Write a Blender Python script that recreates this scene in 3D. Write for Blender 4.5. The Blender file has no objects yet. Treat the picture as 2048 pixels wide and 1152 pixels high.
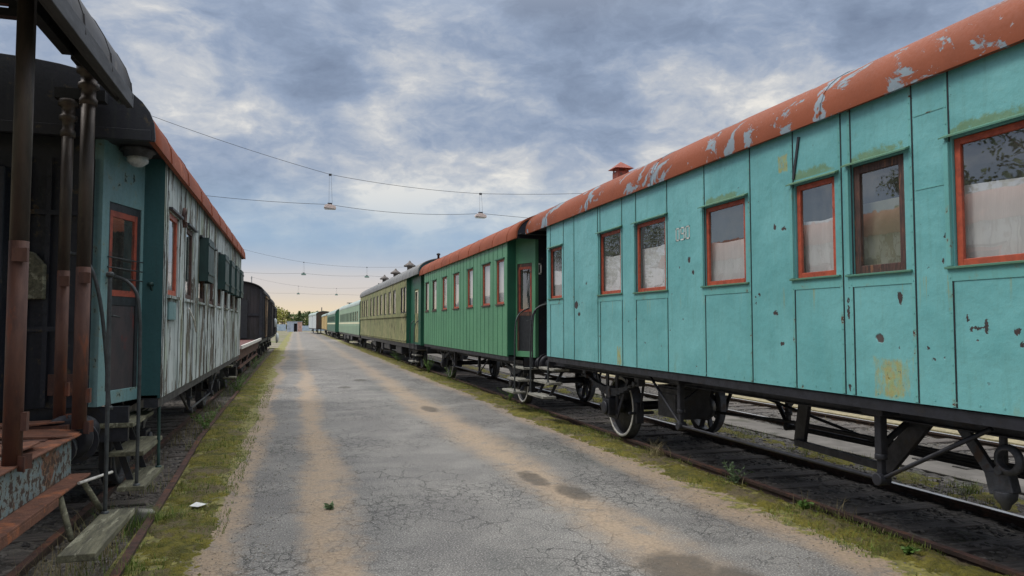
import bpy, bmesh, math, random
from mathutils import Vector, Matrix, noise as mnoise
rnd = random.Random(7)
R = math.radians
sc = bpy.context.scene
col = sc.collection

def S(r, g, b):
    f = lambda c: (c/255/12.92) if c/255 <= .04045 else ((c/255+.055)/1.055)**2.4
    return (f(r), f(g), f(b), 1)

# ------------------------------------------------------------------ materials
class NT:
    def __init__(s, name, rough=.6, metal=0.):
        s.m = bpy.data.materials.new(name); s.m.use_nodes = True
        s.t = s.m.node_tree; s.n = s.t.nodes; s.l = s.t.links
        s.b = s.n['Principled BSDF']; s.b.inputs['Roughness'].default_value = rough
        s.b.inputs['Metallic'].default_value = metal
        s.tc = s.n.new('ShaderNodeTexCoord')
        s.P = s.tc.outputs['Object']
    def put(s, sock, v):
        if isinstance(v, bpy.types.NodeSocket): s.l.new(v, sock)
        elif v is not None: sock.default_value = v
    def mapping(s, scale=(1,1,1), loc=(0,0,0), src=None):
        n = s.n.new('ShaderNodeMapping'); s.l.new(src or s.P, n.inputs[0])
        n.inputs['Scale'].default_value = scale; n.inputs['Location'].default_value = loc
        return n.outputs[0]
    def noise(s, scale=5, detail=4, rough=.55, vec=None, dist=0., color=False):
        n = s.n.new('ShaderNodeTexNoise'); s.l.new(vec or s.P, n.inputs['Vector'])
        n.inputs['Scale'].default_value = scale; n.inputs['Detail'].default_value = detail
        n.inputs['Roughness'].default_value = rough; n.inputs['Distortion'].default_value = dist
        return n.outputs['Color' if color else 'Fac']
    def voro(s, scale=5, vec=None, feature='F1', out='Distance', rnd_=1.):
        n = s.n.new('ShaderNodeTexVoronoi'); n.feature = feature; s.l.new(vec or s.P, n.inputs['Vector'])
        n.inputs['Scale'].default_value = scale; n.inputs['Randomness'].default_value = rnd_
        return n.outputs[out]
    def math(s, op, a, b=None, c=None, clamp=False):
        n = s.n.new('ShaderNodeMath'); n.operation = op; n.use_clamp = clamp
        s.put(n.inputs[0], a)
        if b is not None: s.put(n.inputs[1], b)
        if c is not None: s.put(n.inputs[2], c)
        return n.outputs[0]
    def step(s, v, lo, hi, a=0., b=1.):
        n = s.n.new('ShaderNodeMapRange'); n.interpolation_type = 'SMOOTHSTEP'
        s.put(n.inputs[0], v); s.put(n.inputs[1], lo); s.put(n.inputs[2], hi)
        n.inputs[3].default_value = a; n.inputs[4].default_value = b
        return n.outputs[0]
    def mix(s, f, a, b, mode='MIX'):
        n = s.n.new('ShaderNodeMix'); n.data_type = 'RGBA'; n.blend_type = mode
        s.put(n.inputs[0], f); s.put(n.inputs[6], a); s.put(n.inputs[7], b)
        return n.outputs[2]
    def xyz(s, vec=None):
        n = s.n.new('ShaderNodeSeparateXYZ'); s.l.new(vec or s.P, n.inputs[0]); return n.outputs
    def comb(s, x, y, z):
        n = s.n.new('ShaderNodeCombineXYZ'); s.put(n.inputs[0], x); s.put(n.inputs[1], y); s.put(n.inputs[2], z); return n.outputs[0]
    def vadd(s, a, b):
        n = s.n.new('ShaderNodeVectorMath'); n.operation = 'ADD'; s.put(n.inputs[0], a); s.put(n.inputs[1], b); return n.outputs[0]
    def vscale(s, a, k):
        n = s.n.new('ShaderNodeVectorMath'); n.operation = 'SCALE'; s.put(n.inputs[0], a); n.inputs['Scale'].default_value = k; return n.outputs[0]
    def bump(s, h, strength=.3, dist=.01, normal=None):
        n = s.n.new('ShaderNodeBump'); s.l.new(h, n.inputs['Height'])
        n.inputs['Strength'].default_value = strength; n.inputs['Distance'].default_value = dist
        if normal is not None: s.l.new(normal, n.inputs['Normal'])
        s.l.new(n.outputs[0], s.b.inputs['Normal']); return n.outputs[0]
    def white(s, v, dims='1D'):
        n = s.n.new('ShaderNodeTexWhiteNoise'); n.noise_dimensions = dims
        s.put(n.inputs['W' if dims == '1D' else 'Vector'], v); return n.outputs['Value']
    def color(s, c): s.put(s.b.inputs['Base Color'], c)
    def rough(s, c): s.put(s.b.inputs['Roughness'], c)

M = {}
def paint(name, c1, c2, rust=S(80,40,25), rust_lo=.66, rust_hi=.69, grime=S(60,60,50), streak=.25, rough=.45,
          spots=0., wav=.25, spot_col=S(70,28,22), scale=1., peel=None, peel_lo=.6, peel_hi=.63, extra=None, peel_scale=(1.,.8,1.3), spec=.5, bumpd=.03):
    t = NT(name, rough); t.b.inputs['Specular IOR Level'].default_value = spec
    base = t.mix(t.step(t.noise(1.1*scale, 6, .6), .35, .68), c1, c2)
    fine = t.noise(38*scale, 4, .6)
    base = t.mix(t.math('MULTIPLY', t.step(fine, .45, .75), .16), base, grime)
    st = t.noise(3., 6, .62, t.mapping((5, 5, .35)))
    base = t.mix(t.math('MULTIPLY', t.step(st, .5, .78), streak), base, grime)
    h = None
    if peel is not None:
        pn = t.math('ADD', t.math('MULTIPLY', t.noise(1.15*scale, 10, .68, t.mapping(peel_scale), dist=.8), .72), t.math('MULTIPLY', t.noise(.55*scale, 4, .6), .30))
        pm = t.step(pn, peel_lo, peel_hi)
        base = t.mix(pm, base, peel); h = pm
    nr = t.noise(7*scale, 8, .66, dist=.3)
    rm = t.step(nr, rust_lo, rust_hi)
    halo = t.step(nr, rust_lo-.07, rust_hi)
    base = t.mix(t.math('MULTIPLY', halo, .35), base, S(140,120,70))
    base = t.mix(rm, base, rust)
    if spots > 0:
        vv = t.vadd(t.P, t.vscale(t.noise(14, 3, color=True), .07))
        v = t.voro(1.9, vv); big = t.noise(.9, 2)
        sm = t.math('MULTIPLY', t.step(v, .085, .06), t.step(big, .5, .56))
        v2 = t.voro(6.5, vv); sm2 = t.math('MULTIPLY', t.step(v2, .1, .07), t.step(t.noise(1.4, 3), .55, .62))
        sm = t.math('MAXIMUM', sm, sm2)
        base = t.mix(t.math('MULTIPLY', sm, spots), base, spot_col); rm = t.math('MAXIMUM', rm, sm)
    if extra: base, em = extra(t, base); rm = t.math('MAXIMUM', rm, em)
    t.color(base)
    t.rough(t.math('ADD', t.math('MULTIPLY', rm, .35), t.step(fine, .3, .8, rough-.08, rough+.14)))
    low = t.noise(2.2, 3, .5)
    hh = t.math('ADD', t.math('MULTIPLY', low, wav*2.2), t.math('MULTIPLY', fine, .06))
    hh = t.math('SUBTRACT', hh, t.math('MULTIPLY', rm, .12))
    if h is not None: hh = t.math('SUBTRACT', hh, t.math('MULTIPLY', h, .1))
    t.bump(hh, .6, bumpd)
    M[name] = t.m; return t.m

def planks(name, c1, c2, c3, bare, width=.16, axis=1, rough=.75, peel_lo=.5, peel_hi=.56, gapw=.035, green=None, bumpd=.02, offs=0., contrast=.35):
    """vertical boards side by side along an axis: peeling paint over bare wood"""
    t = NT(name, rough)
    x = t.xyz()
    u = t.math('DIVIDE', t.math('ADD', x[axis], 50+offs), width)
    idx = t.math('FLOOR', u); fr = t.math('FRACT', u)
    rv = t.white(idx)
    gap = t.math('MAXIMUM', t.step(fr, gapw, gapw*.4), t.step(fr, 1-gapw, 1-gapw*.4))
    shift = t.comb(0, t.math('MULTIPLY', rv, 7.3), t.math('MULTIPLY', rv, 31.7))
    pv = t.mapping((16, 16, .9), src=t.vadd(t.P, shift))
    grain = t.noise(1.6, 8, .68, pv)
    pv2 = t.mapping((2.8, 2.8, 1.0), src=t.vadd(t.P, shift))
    peel_n = t.noise(1.4, 9, .7, pv2)
    base = t.mix(rv, c1, c2)
    base = t.mix(t.step(t.noise(.9, 4, .6), .42, .62), base, c3)
    lim = t.math('ADD', t.math('MULTIPLY', t.math('SUBTRACT', rv, .5), .10), peel_lo)
    pm = t.step(peel_n, lim, t.math('ADD', lim, peel_hi-peel_lo))
    wood = t.mix(t.step(grain, .35, .7), bare, tuple(c*.38 for c in bare[:3])+(1,))
    base = t.mix(pm, base, wood)
    base = t.mix(t.math('MULTIPLY', t.step(grain, .5, .8), contrast), base, tuple(c*.3 for c in bare[:3])+(1,))
    if green is not None:
        gm = t.math('MULTIPLY', t.step(t.noise(1.3, 6, .65, t.mapping((1.5, 1.5, .6))), .5, .7), .6)
        base = t.mix(gm, base, green)
    base = t.mix(t.math('MULTIPLY', gap, .85), base, S(22,22,22))
    t.color(base)
    h = t.math('SUBTRACT', t.math('MULTIPLY', grain, .25), t.math('MULTIPLY', gap, 1.))
    h = t.math('SUBTRACT', h, t.math('MULTIPLY', pm, .15))
    t.bump(h, .7, bumpd)
    M[name] = t.m; return t.m

def simple(name, c1, c2=None, rough=.6, metal=0., scale=6, bump=.3, bd=.01, stretch=(1,1,1), lo=.35, hi=.68, c3=None):
    t = NT(name, rough, metal)
    v = t.mapping(stretch)
    n = t.noise(scale, 7, .62, v)
    base = t.mix(t.step(n, lo, hi), c1, c2 or c1)
    if c3 is not None: base = t.mix(t.step(t.noise(scale*.45, 8, .7, v), .55, .63), base, c3)
    t.color(base)
    t.rough(t.step(n, .2, .8, rough-.1, min(1, rough+.12)))
    if bump: t.bump(t.math('ADD', n, t.math('MULTIPLY', t.noise(scale*8, 3, .6, v), .4)), bump, bd)
    M[name] = t.m; return t.m

def roof_wear(t, base):
    """paint lifted along the joints between the roof sheets"""
    x = t.xyz(); m = None
    for ys in (2.8, 3.35, 5.55, 8.9, 11.2, 13.3):
        k = t.step(t.math('ABSOLUTE', t.math('SUBTRACT', x[1], ys-7.24)), .16, .0); m = k if m is None else t.math('MAXIMUM', m, k)
    n = t.noise(7, 8, .7)
    p = t.step(t.math('ADD', t.math('MULTIPLY', m, .24), n), .66, .69)
    base = t.mix(t.math('MULTIPLY', p, .9), base, S(132,148,158))
    chips = t.step(t.noise(11, 6, .7, t.mapping((1,1,1),(4,2,1))), .66, .68); base = t.mix(t.math('MULTIPLY', chips, .8), base, S(140,146,150))
    return base, t.math('MULTIPLY', p, .2)
BLOTS = ((-2.50,2.14,0.030,0.053),(-0.90,2.04,0.044,0.023),(-0.63,2.24,0.022,0.021),(-1.00,1.73,0.039,0.018),(-0.91,2.92,0.024,0.031),(-1.05,2.89,0.039,0.020),(-1.92,2.14,0.012,0.022),(-1.92,2.03,0.015,0.067),(-1.92,1.37,0.015,0.031),(-3.26,1.91,0.017,0.060),(-3.14,1.89,0.014,0.022),(-3.11,1.97,0.014,0.026),(-2.76,1.74,0.016,0.014),(-2.81,1.66,0.016,0.011),(-3.49,1.88,0.021,0.024),(-3.52,1.79,0.014,0.020),(-2.64,1.79,0.010,0.032),(-3.21,1.90,0.078,0.011),(0.79,2.73,0.030,0.038),(0.70,2.57,0.029,0.028),(-2.94,2.60,0.013,0.023),(-2.92,2.41,0.013,0.027),(4.60,2.26,0.082,0.070),(4.48,2.10,0.058,0.035),(-0.57,2.15,0.018,0.011))
def teal_wear(t, base):
    """rust blisters where the paint has broken, an ochre corroded panel corner, thin run-off below the sills"""
    x = t.xyz()
    wz = t.noise(26, 5, .7, color=True); w = t.xyz(wz)
    yy = t.math('ADD', x[1], t.math('MULTIPLY', t.math('SUBTRACT', w[0], .5), .07)); zz = t.math('ADD', x[2], t.math('MULTIPLY', t.math('SUBTRACT', w[1], .5), .09))
    m = None
    for (cy, cz, ry, rz) in BLOTS:
        a = t.math('DIVIDE', t.math('SUBTRACT', yy, cy), ry*1.0); b = t.math('DIVIDE', t.math('SUBTRACT', zz, cz), rz*1.0)
        k = t.step(t.math('ADD', t.math('MULTIPLY', a, a), t.math('MULTIPLY', b, b)), 1.15, .75); m = k if m is None else t.math('MAXIMUM', m, k)
    hal = t.step(t.noise(5, 6, .7, t.mapping((1,1,.5))), .56, .72); low = t.step(x[2], 1.75, 1.30)
    base = t.mix(t.math('MULTIPLY', t.math('MULTIPLY', hal, low), .40), base, S(126,150,120))
    sc_ = t.step(t.noise(2.4, 9, .75, t.mapping((1,1.6,.35))), .57, .70); base = t.mix(t.math('MULTIPLY', sc_, .28), base, S(74,128,126))
    # ochre corroded corner
    def patch(cy, cz, ry, rz, lo, hi):
        a = t.math('ABSOLUTE', t.math('DIVIDE', t.math('SUBTRACT', x[1], cy), ry)); b = t.math('ABSOLUTE', t.math('DIVIDE', t.math('SUBTRACT', x[2], cz), rz))
        e = t.step(t.math('MAXIMUM', a, b), 1.15, .55)
        n = t.math('ADD', t.math('MULTIPLY', t.noise(9, 7, .7, t.mapping((1.6,1.6,.8))), .6), t.math('MULTIPLY', t.noise(4, 5, .6, t.mapping((3,3,.5))), .5))
        return t.step(t.math('ADD', t.math('MULTIPLY', e, .42), n), lo, hi)
    p1 = patch(-2.40, 1.49, .27, .22, .84, 1.06); p2 = patch(2.85, 1.45, .12, .2, .86, 1.04); p3 = patch(-1.05, 2.9+.65, .1, .12, .86, 1.02)
    pm = t.math('MAXIMUM', t.math('MAXIMUM', p1, p2), p3)
    och = t.mix(t.step(t.noise(22, 5, .7), .4, .62), S(150,156,92), S(164,142,62)); och = t.mix(t.step(t.noise(40, 4, .7), .60, .68), och, S(84,70,40))
    base = t.mix(t.math('MULTIPLY', pm, .8), base, och)
    hb = None
    for (cy, hw_) in ((-2.28,.36),(-1.50,.36),(-3.7,.8),(0.0,.46)):
        q = t.step(t.math('ABSOLUTE', t.math('SUBTRACT', x[1], cy)), hw_, hw_-.1); hb = q if hb is None else t.math('MAXIMUM', hb, q)
    hb = t.math('MULTIPLY', hb, t.math('MULTIPLY', t.step(x[2], 3.34, 3.345), t.step(x[2], 3.50, 3.36)))
    hb = t.step(t.math('ADD', t.math('MULTIPLY', hb, .35), t.noise(7, 7, .7)), .68, .84)
    base = t.mix(t.math('MULTIPLY', hb, .7), base, S(104,122,62))
    chip = t.step(t.noise(16, 6, .66, t.mapping((1,1,.8),(1,5,2))), .70, .72); base = t.mix(chip, base, S(58,50,46))
    run = t.math('MULTIPLY', t.step(t.noise(4, 5, .6, t.mapping((6, 6, .15))), .60, .70), t.math('MULTIPLY', t.step(x[2], 2.0, 2.25), t.step(x[2], 2.31, 2.29)))
    base = t.mix(t.math('MULTIPLY', run, .55), base, S(150,140,72))
    base = t.mix(t.math('MULTIPLY', m, .95), base, t.mix(t.step(t.noise(60, 3), .4, .6), S(66,30,26), S(40,26,28)))
    return base, m
paint('teal', S(112,174,175), S(97,160,161), rust_lo=.755, rust_hi=.78, streak=.26, rough=.42, spots=.9, wav=.34, grime=S(84,126,112), extra=teal_wear, bumpd=.07)
paint('teal_strip', S(108,172,170), S(94,156,152), rust_lo=.64, rust_hi=.67, streak=.2, rough=.5, wav=.15, grime=S(90,120,95))
paint('teal_sill', S(72,122,106), S(82,116,88), rust_lo=.66, rust_hi=.70, streak=.3, rough=.55, wav=.1, grime=S(100,110,70))
paint('lichen', S(140,150,84), S(108,160,118), rust_lo=.58, rust_hi=.62, streak=.3, rough=.6, wav=.1)
paint('orange_roof', S(136,74,50), S(122,66,45), rust_lo=.78, rust_hi=.8, streak=.12, rough=.6, wav=.14, grime=S(110,72,58), peel=S(122,134,142), peel_lo=.555, peel_hi=.575, spec=.12, peel_scale=(1.9,1.5,1.9), extra=roof_wear)
paint('orange_roof_plain', S(142,79,56), S(128,70,50), rust_lo=.76, rust_hi=.8, streak=.15, rough=.65, wav=.12, grime=S(120,80,64), peel=S(186,114,86), peel_lo=.6, peel_hi=.7, spec=.12)
paint('green', S(86,140,104), S(78,130,97), rust_lo=.76, rust_hi=.79, streak=.14, rough=.5, wav=.12, grime=S(50,90,60))
paint('deep_green', S(28,92,68), S(24,80,60), rust_lo=.76, rust_hi=.8, streak=.15, rough=.5, wav=.15)
paint('pale_green', S(136,164,138), S(126,152,130), rust_lo=.76, rust_hi=.8, streak=.2, rough=.5, wav=.1, grime=S(110,130,100))
paint('dark_green', S(38,104,86), S(32,92,78), rust_lo=.78, rust_hi=.8, streak=.2, rough=.45, wav=.1)
paint('cream', S(225,222,190), S(214,210,176), rust_lo=.78, rust_hi=.8, streak=.2, rough=.5, wav=.05)
paint('grey_roof', S(128,128,126), S(112,112,112), rust_lo=.68, rust_hi=.74, streak=.3, rough=.6, wav=.2, rust=S(96,82,70))
paint('silver_roof', S(172,184,178), S(158,172,168), rust_lo=.74, rust_hi=.8, streak=.25, rough=.55, wav=.1, rust=S(128,120,110))
paint('dark_teal', S(38,84,88), S(32,74,78), rust_lo=.7, rust_hi=.73, rust=S(20,24,26), streak=.35, rough=.5, spots=.9, spot_col=S(18,26,28), wav=.35, grime=S(30,48,48))
paint('faded_teal', S(112,144,146), S(92,126,130), rust_lo=.62, rust_hi=.66, rust=S(40,60,62), streak=.4, rough=.55, wav=.3, grime=S(70,88,84))
paint('navy', S(24,27,39), S(18,20,30), rust_lo=.64, rust_hi=.72, rust=S(66,52,42), streak=.5, rough=.55, wav=.2, grime=S(44,50,46))
paint('grey_white', S(196,202,204), S(182,190,194), rust_lo=.74, rust_hi=.8, streak=.3, rough=.55, wav=.1, grime=S(130,130,124))
paint('tan', S(186,160,104), S(170,142,90), rust_lo=.7, rust_hi=.75, streak=.35, rough=.65, wav=.1, grime=S(110,90,60))
paint('blue_peel', S(112,128,132), S(92,110,116), rust_lo=.5, rust_hi=.55, rust=S(62,48,42), streak=.5, rough=.7, scale=2.2, wav=.5, grime=S(70,76,76), peel=S(100,62,46), peel_lo=.56, peel_hi=.6)
planks('grey_planks', S(160,169,168), S(182,189,188), S(138,148,146), S(92,84,72), width=.335, peel_lo=.515, peel_hi=.55, green=S(132,142,104), bumpd=.014, gapw=.03, contrast=.25)
planks('yellow_planks', S(142,141,96), S(120,127,84), S(150,147,104), S(84,80,54), width=.36, peel_lo=.53, peel_hi=.62, green=S(104,116,66), gapw=.06)
planks('dark_planks', S(56,50,50), S(66,56,52), S(48,44,46), S(60,52,46), width=.14, peel_lo=.5, peel_hi=.6)
planks('dark_planks_end', S(44,42,46), S(52,46,48), S(40,38,42), S(46,42,40), width=.14, axis=0, peel_lo=.5, peel_hi=.6)
planks('tan_planks', S(150,124,92), S(124,98,72), S(110,92,66), S(92,74,54), width=.14, peel_lo=.48, peel_hi=.58)
planks('brown_planks_end', S(76,56,46), S(56,62,48), S(70,52,42), S(60,48,40), width=.3, axis=0, peel_lo=.55, peel_hi=.65)
simple('orange_frame', S(176,80,54), S(150,66,44), .5, scale=14, c3=S(140,60,42))
simple('door_red', S(150,70,50), S(122,58,46), .55, scale=12, c3=S(92,50,42))
simple('brown_frame', S(84,56,48), S(52,40,36), .6, scale=16, stretch=(3,3,.5), c3=S(120,80,56))
simple('dark_frame', S(40,42,46), S(30,32,36), .5, scale=12)
simple('black_iron', S(46,47,54), S(32,33,38), .5, .25, scale=9, c3=S(46,42,40))
simple('dull_iron', S(74,76,82), S(54,56,60), .55, .35, scale=12, c3=S(66,52,44))
simple('rusty_pipe', S(94,62,50), S(74,50,44), .65, .2, scale=10, stretch=(1,1,.3), c3=S(112,64,44))
simple('grey_pipe', S(80,70,64), S(60,55,52), .5, .4, scale=10, stretch=(1,1,.25), c3=S(88,78,68))
simple('handrail_iron', S(70,74,76), S(54,56,58), .5, .4, scale=16)
simple('rust', S(112,72,54), S(88,58,46), .8, .1, scale=8, c3=S(140,84,54), bump=.6, bd=.02)
simple('rust_dark', S(86,56,46), S(62,46,42), .75, .1, scale=8, c3=S(110,70,50), bump=.5, bd=.015)
simple('rail_side', S(70,52,44), S(52,42,38), .75, .2, scale=9, c3=S(86,60,46))
simple('rail_top', S(190,188,184), S(150,142,134), .34, .8, scale=7, stretch=(3,.5,1))
simple('old_wood', S(106,104,84), S(74,72,60), .8, scale=3.5, stretch=(9,1.2,9), c3=S(140,138,118), bump=.6, bd=.012)
simple('step_wood', S(150,148,138), S(104,102,96), .75, scale=3, stretch=(9,1.2,9), c3=S(84,84,76), bump=.5, bd=.01)
simple('sleeper_wood', S(102,94,88), S(72,67,64), .85, scale=4, stretch=(1,10,10), c3=S(88,76,68), bump=.7, bd=.02)
simple('white_paint', S(214,212,206), S(180,176,168), .6, scale=20)
simple('concrete', S(150,146,138), S(124,122,116), .85, scale=5, c3=S(104,104,96), bump=.4, bd=.01)
simple('path_concrete', S(128,120,112), S(104,98,91), .85, scale=1.6, c3=S(92,88,76), bump=.5, bd=.02)
simple('roof_black', S(46,46,50), S(62,60,60), .6, scale=5, c3=S(92,86,82))
simple('canopy_soffit', S(30,31,36), S(22,23,27), .6, scale=6)
simple('canopy_edge', S(62,62,64), S(44,44,48), .6, scale=7, stretch=(1,.3,1), c3=S(86,80,74))
simple('chimney_tin', S(104,98,94), S(76,72,70), .6, .4, scale=12, c3=S(90,66,54))
simple('vent_rust', S(150,72,52), S(118,58,46), .65, scale=10, c3=S(90,60,52))
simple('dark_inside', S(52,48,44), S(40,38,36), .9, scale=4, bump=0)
simple('inner_board', S(158,156,132), S(132,132,108), .7, scale=2.5, bump=.1)
simple('door_panel', S(66,56,58), S(48,46,50), .55, scale=6, stretch=(1,1,.5), c3=S(96,44,42))
simple('shutter_green', S(26,56,54), S(20,46,46), .5, scale=8, stretch=(1,1,.4), c3=S(40,70,66))
simple('rubber_cable', S(40,40,44), None, .6, bump=0)
simple('lamp_shell', S(220,206,200), S(190,170,164), .45, scale=20)
simple('lamp_shell_dim', S(130,160,150), S(110,130,126), .5, scale=20)
simple('bark', S(92,76,60), S(58,48,40), .9, scale=5, stretch=(4,4,.6), bump=.8, bd=.03)
simple('hut_wall', S(176,186,200), S(158,168,184), .6, scale=2.5, c3=S(140,148,160))
simple('hut_wall_pink', S(196,160,150), S(176,140,130), .7, scale=2.5, c3=S(150,120,110))
simple('hut_dark', S(34,28,30), S(24,22,24), .8, bump=0)
simple('fence_paint', S(176,192,208), S(156,174,194), .65, scale=1.5, c3=S(190,200,206))
simple('litter', S(225,225,222), S(205,205,202), .7, scale=12)
simple('deck_red', S(96,50,44), S(70,42,40), .75, scale=6)
simple('pole_steel', S(120,122,124), S(100,102,104), .5, .3, scale=6)
simple('fitting_glass', S(200,204,206), S(150,156,160), .2, scale=10, bump=0)

def leafmat(name, c1, c2, c3):
    t = NT(name, .6)
    n = t.noise(1.1, 3); n2 = t.noise(9., 2)
    base = t.mix(t.step(n, .35, .65), c1, c2)
    base = t.mix(t.math('MULTIPLY', t.step(n2, .45, .7), .6), base, c3)
    t.color(base); t.b.inputs['Specular IOR Level'].default_value = .2
    M[name] = t.m
leafmat('leaf_olive', S(132,132,62), S(150,146,72), S(108,112,54))
leafmat('leaf_dark', S(84,102,66), S(100,114,70), S(66,82,56))
leafmat('leaf_mid', S(112,126,70), S(128,138,76), S(90,104,60))
leafmat('weed_green', S(86,116,56), S(104,132,66), S(66,94,46))
leafmat('weed_grey', S(104,124,92), S(120,136,100), S(86,106,74))
leafmat('grass_green', S(92,112,48), S(108,124,56), S(124,122,66))
leafmat('grass_dry', S(150,138,104), S(128,116,84), S(112,108,76))

def cloth():
    t = NT('curtain_cloth', .9)
    t.color(t.mix(t.step(t.noise(3, 6, .6, t.mapping((1,5,.6))), .3, .7), S(234,231,232), S(224,221,223)))
    t.bump(t.noise(3, 5, .6, t.mapping((1, 9, .8))), .5, .02); M['curtain_cloth'] = t.m
cloth()
def glass():
    m = bpy.data.materials.new('window_glass'); m.use_nodes = True; n = m.node_tree.nodes; l = m.node_tree.links
    n.clear(); out = n.new('ShaderNodeOutputMaterial'); mx = n.new('ShaderNodeMixShader')
    tr = n.new('ShaderNodeBsdfTransparent'); tr.inputs[0].default_value = (.88, .90, .89, 1)
    gl = n.new('ShaderNodeBsdfGlossy'); gl.inputs['Roughness'].default_value = .015
    ge = n.new('ShaderNodeNewGeometry'); dp = n.new('ShaderNodeVectorMath'); dp.operation = 'DOT_PRODUCT'
    l.new(ge.outputs['Normal'], dp.inputs[0]); l.new(ge.outputs['Incoming'], dp.inputs[1])
    def mt(op, a, b):
        q = n.new('ShaderNodeMath'); q.operation = op
        for k, v in enumerate((a, b)):
            if isinstance(v, bpy.types.NodeSocket): l.new(v, q.inputs[k])
            elif v is not None: q.inputs[k].default_value = v
        return q.outputs[0]
    fr = mt('ADD', mt('MULTIPLY', mt('POWER', mt('SUBTRACT', 1., mt('ABSOLUTE', dp.outputs['Value'], None)), 5.), .80), .24)
    nz = n.new('ShaderNodeTexNoise'); nz.inputs['Scale'].default_value = 2.5
    bp = n.new('ShaderNodeBump'); bp.inputs['Strength'].default_value = .06; bp.inputs['Distance'].default_value = .02
    l.new(nz.outputs[0], bp.inputs['Height']); l.new(bp.outputs[0], gl.inputs['Normal'])
    df = n.new('ShaderNodeBsdfDiffuse'); df.inputs[0].default_value = S(168,166,158)
    dn = n.new('ShaderNodeTexNoise'); dn.inputs['Scale'].default_value = 4; dn.inputs['Detail'].default_value = 6
    dm = n.new('ShaderNodeMixShader'); l.new(mt('MULTIPLY', dn.outputs[0], .20), dm.inputs[0]); l.new(tr.outputs[0], dm.inputs[1]); l.new(df.outputs[0], dm.inputs[2])
    l.new(fr, mx.inputs[0]); l.new(dm.outputs[0], mx.inputs[1]); l.new(gl.outputs[0], mx.inputs[2])
    l.new(mx.outputs[0], out.inputs[0]); M['window_glass'] = m
glass()

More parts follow.
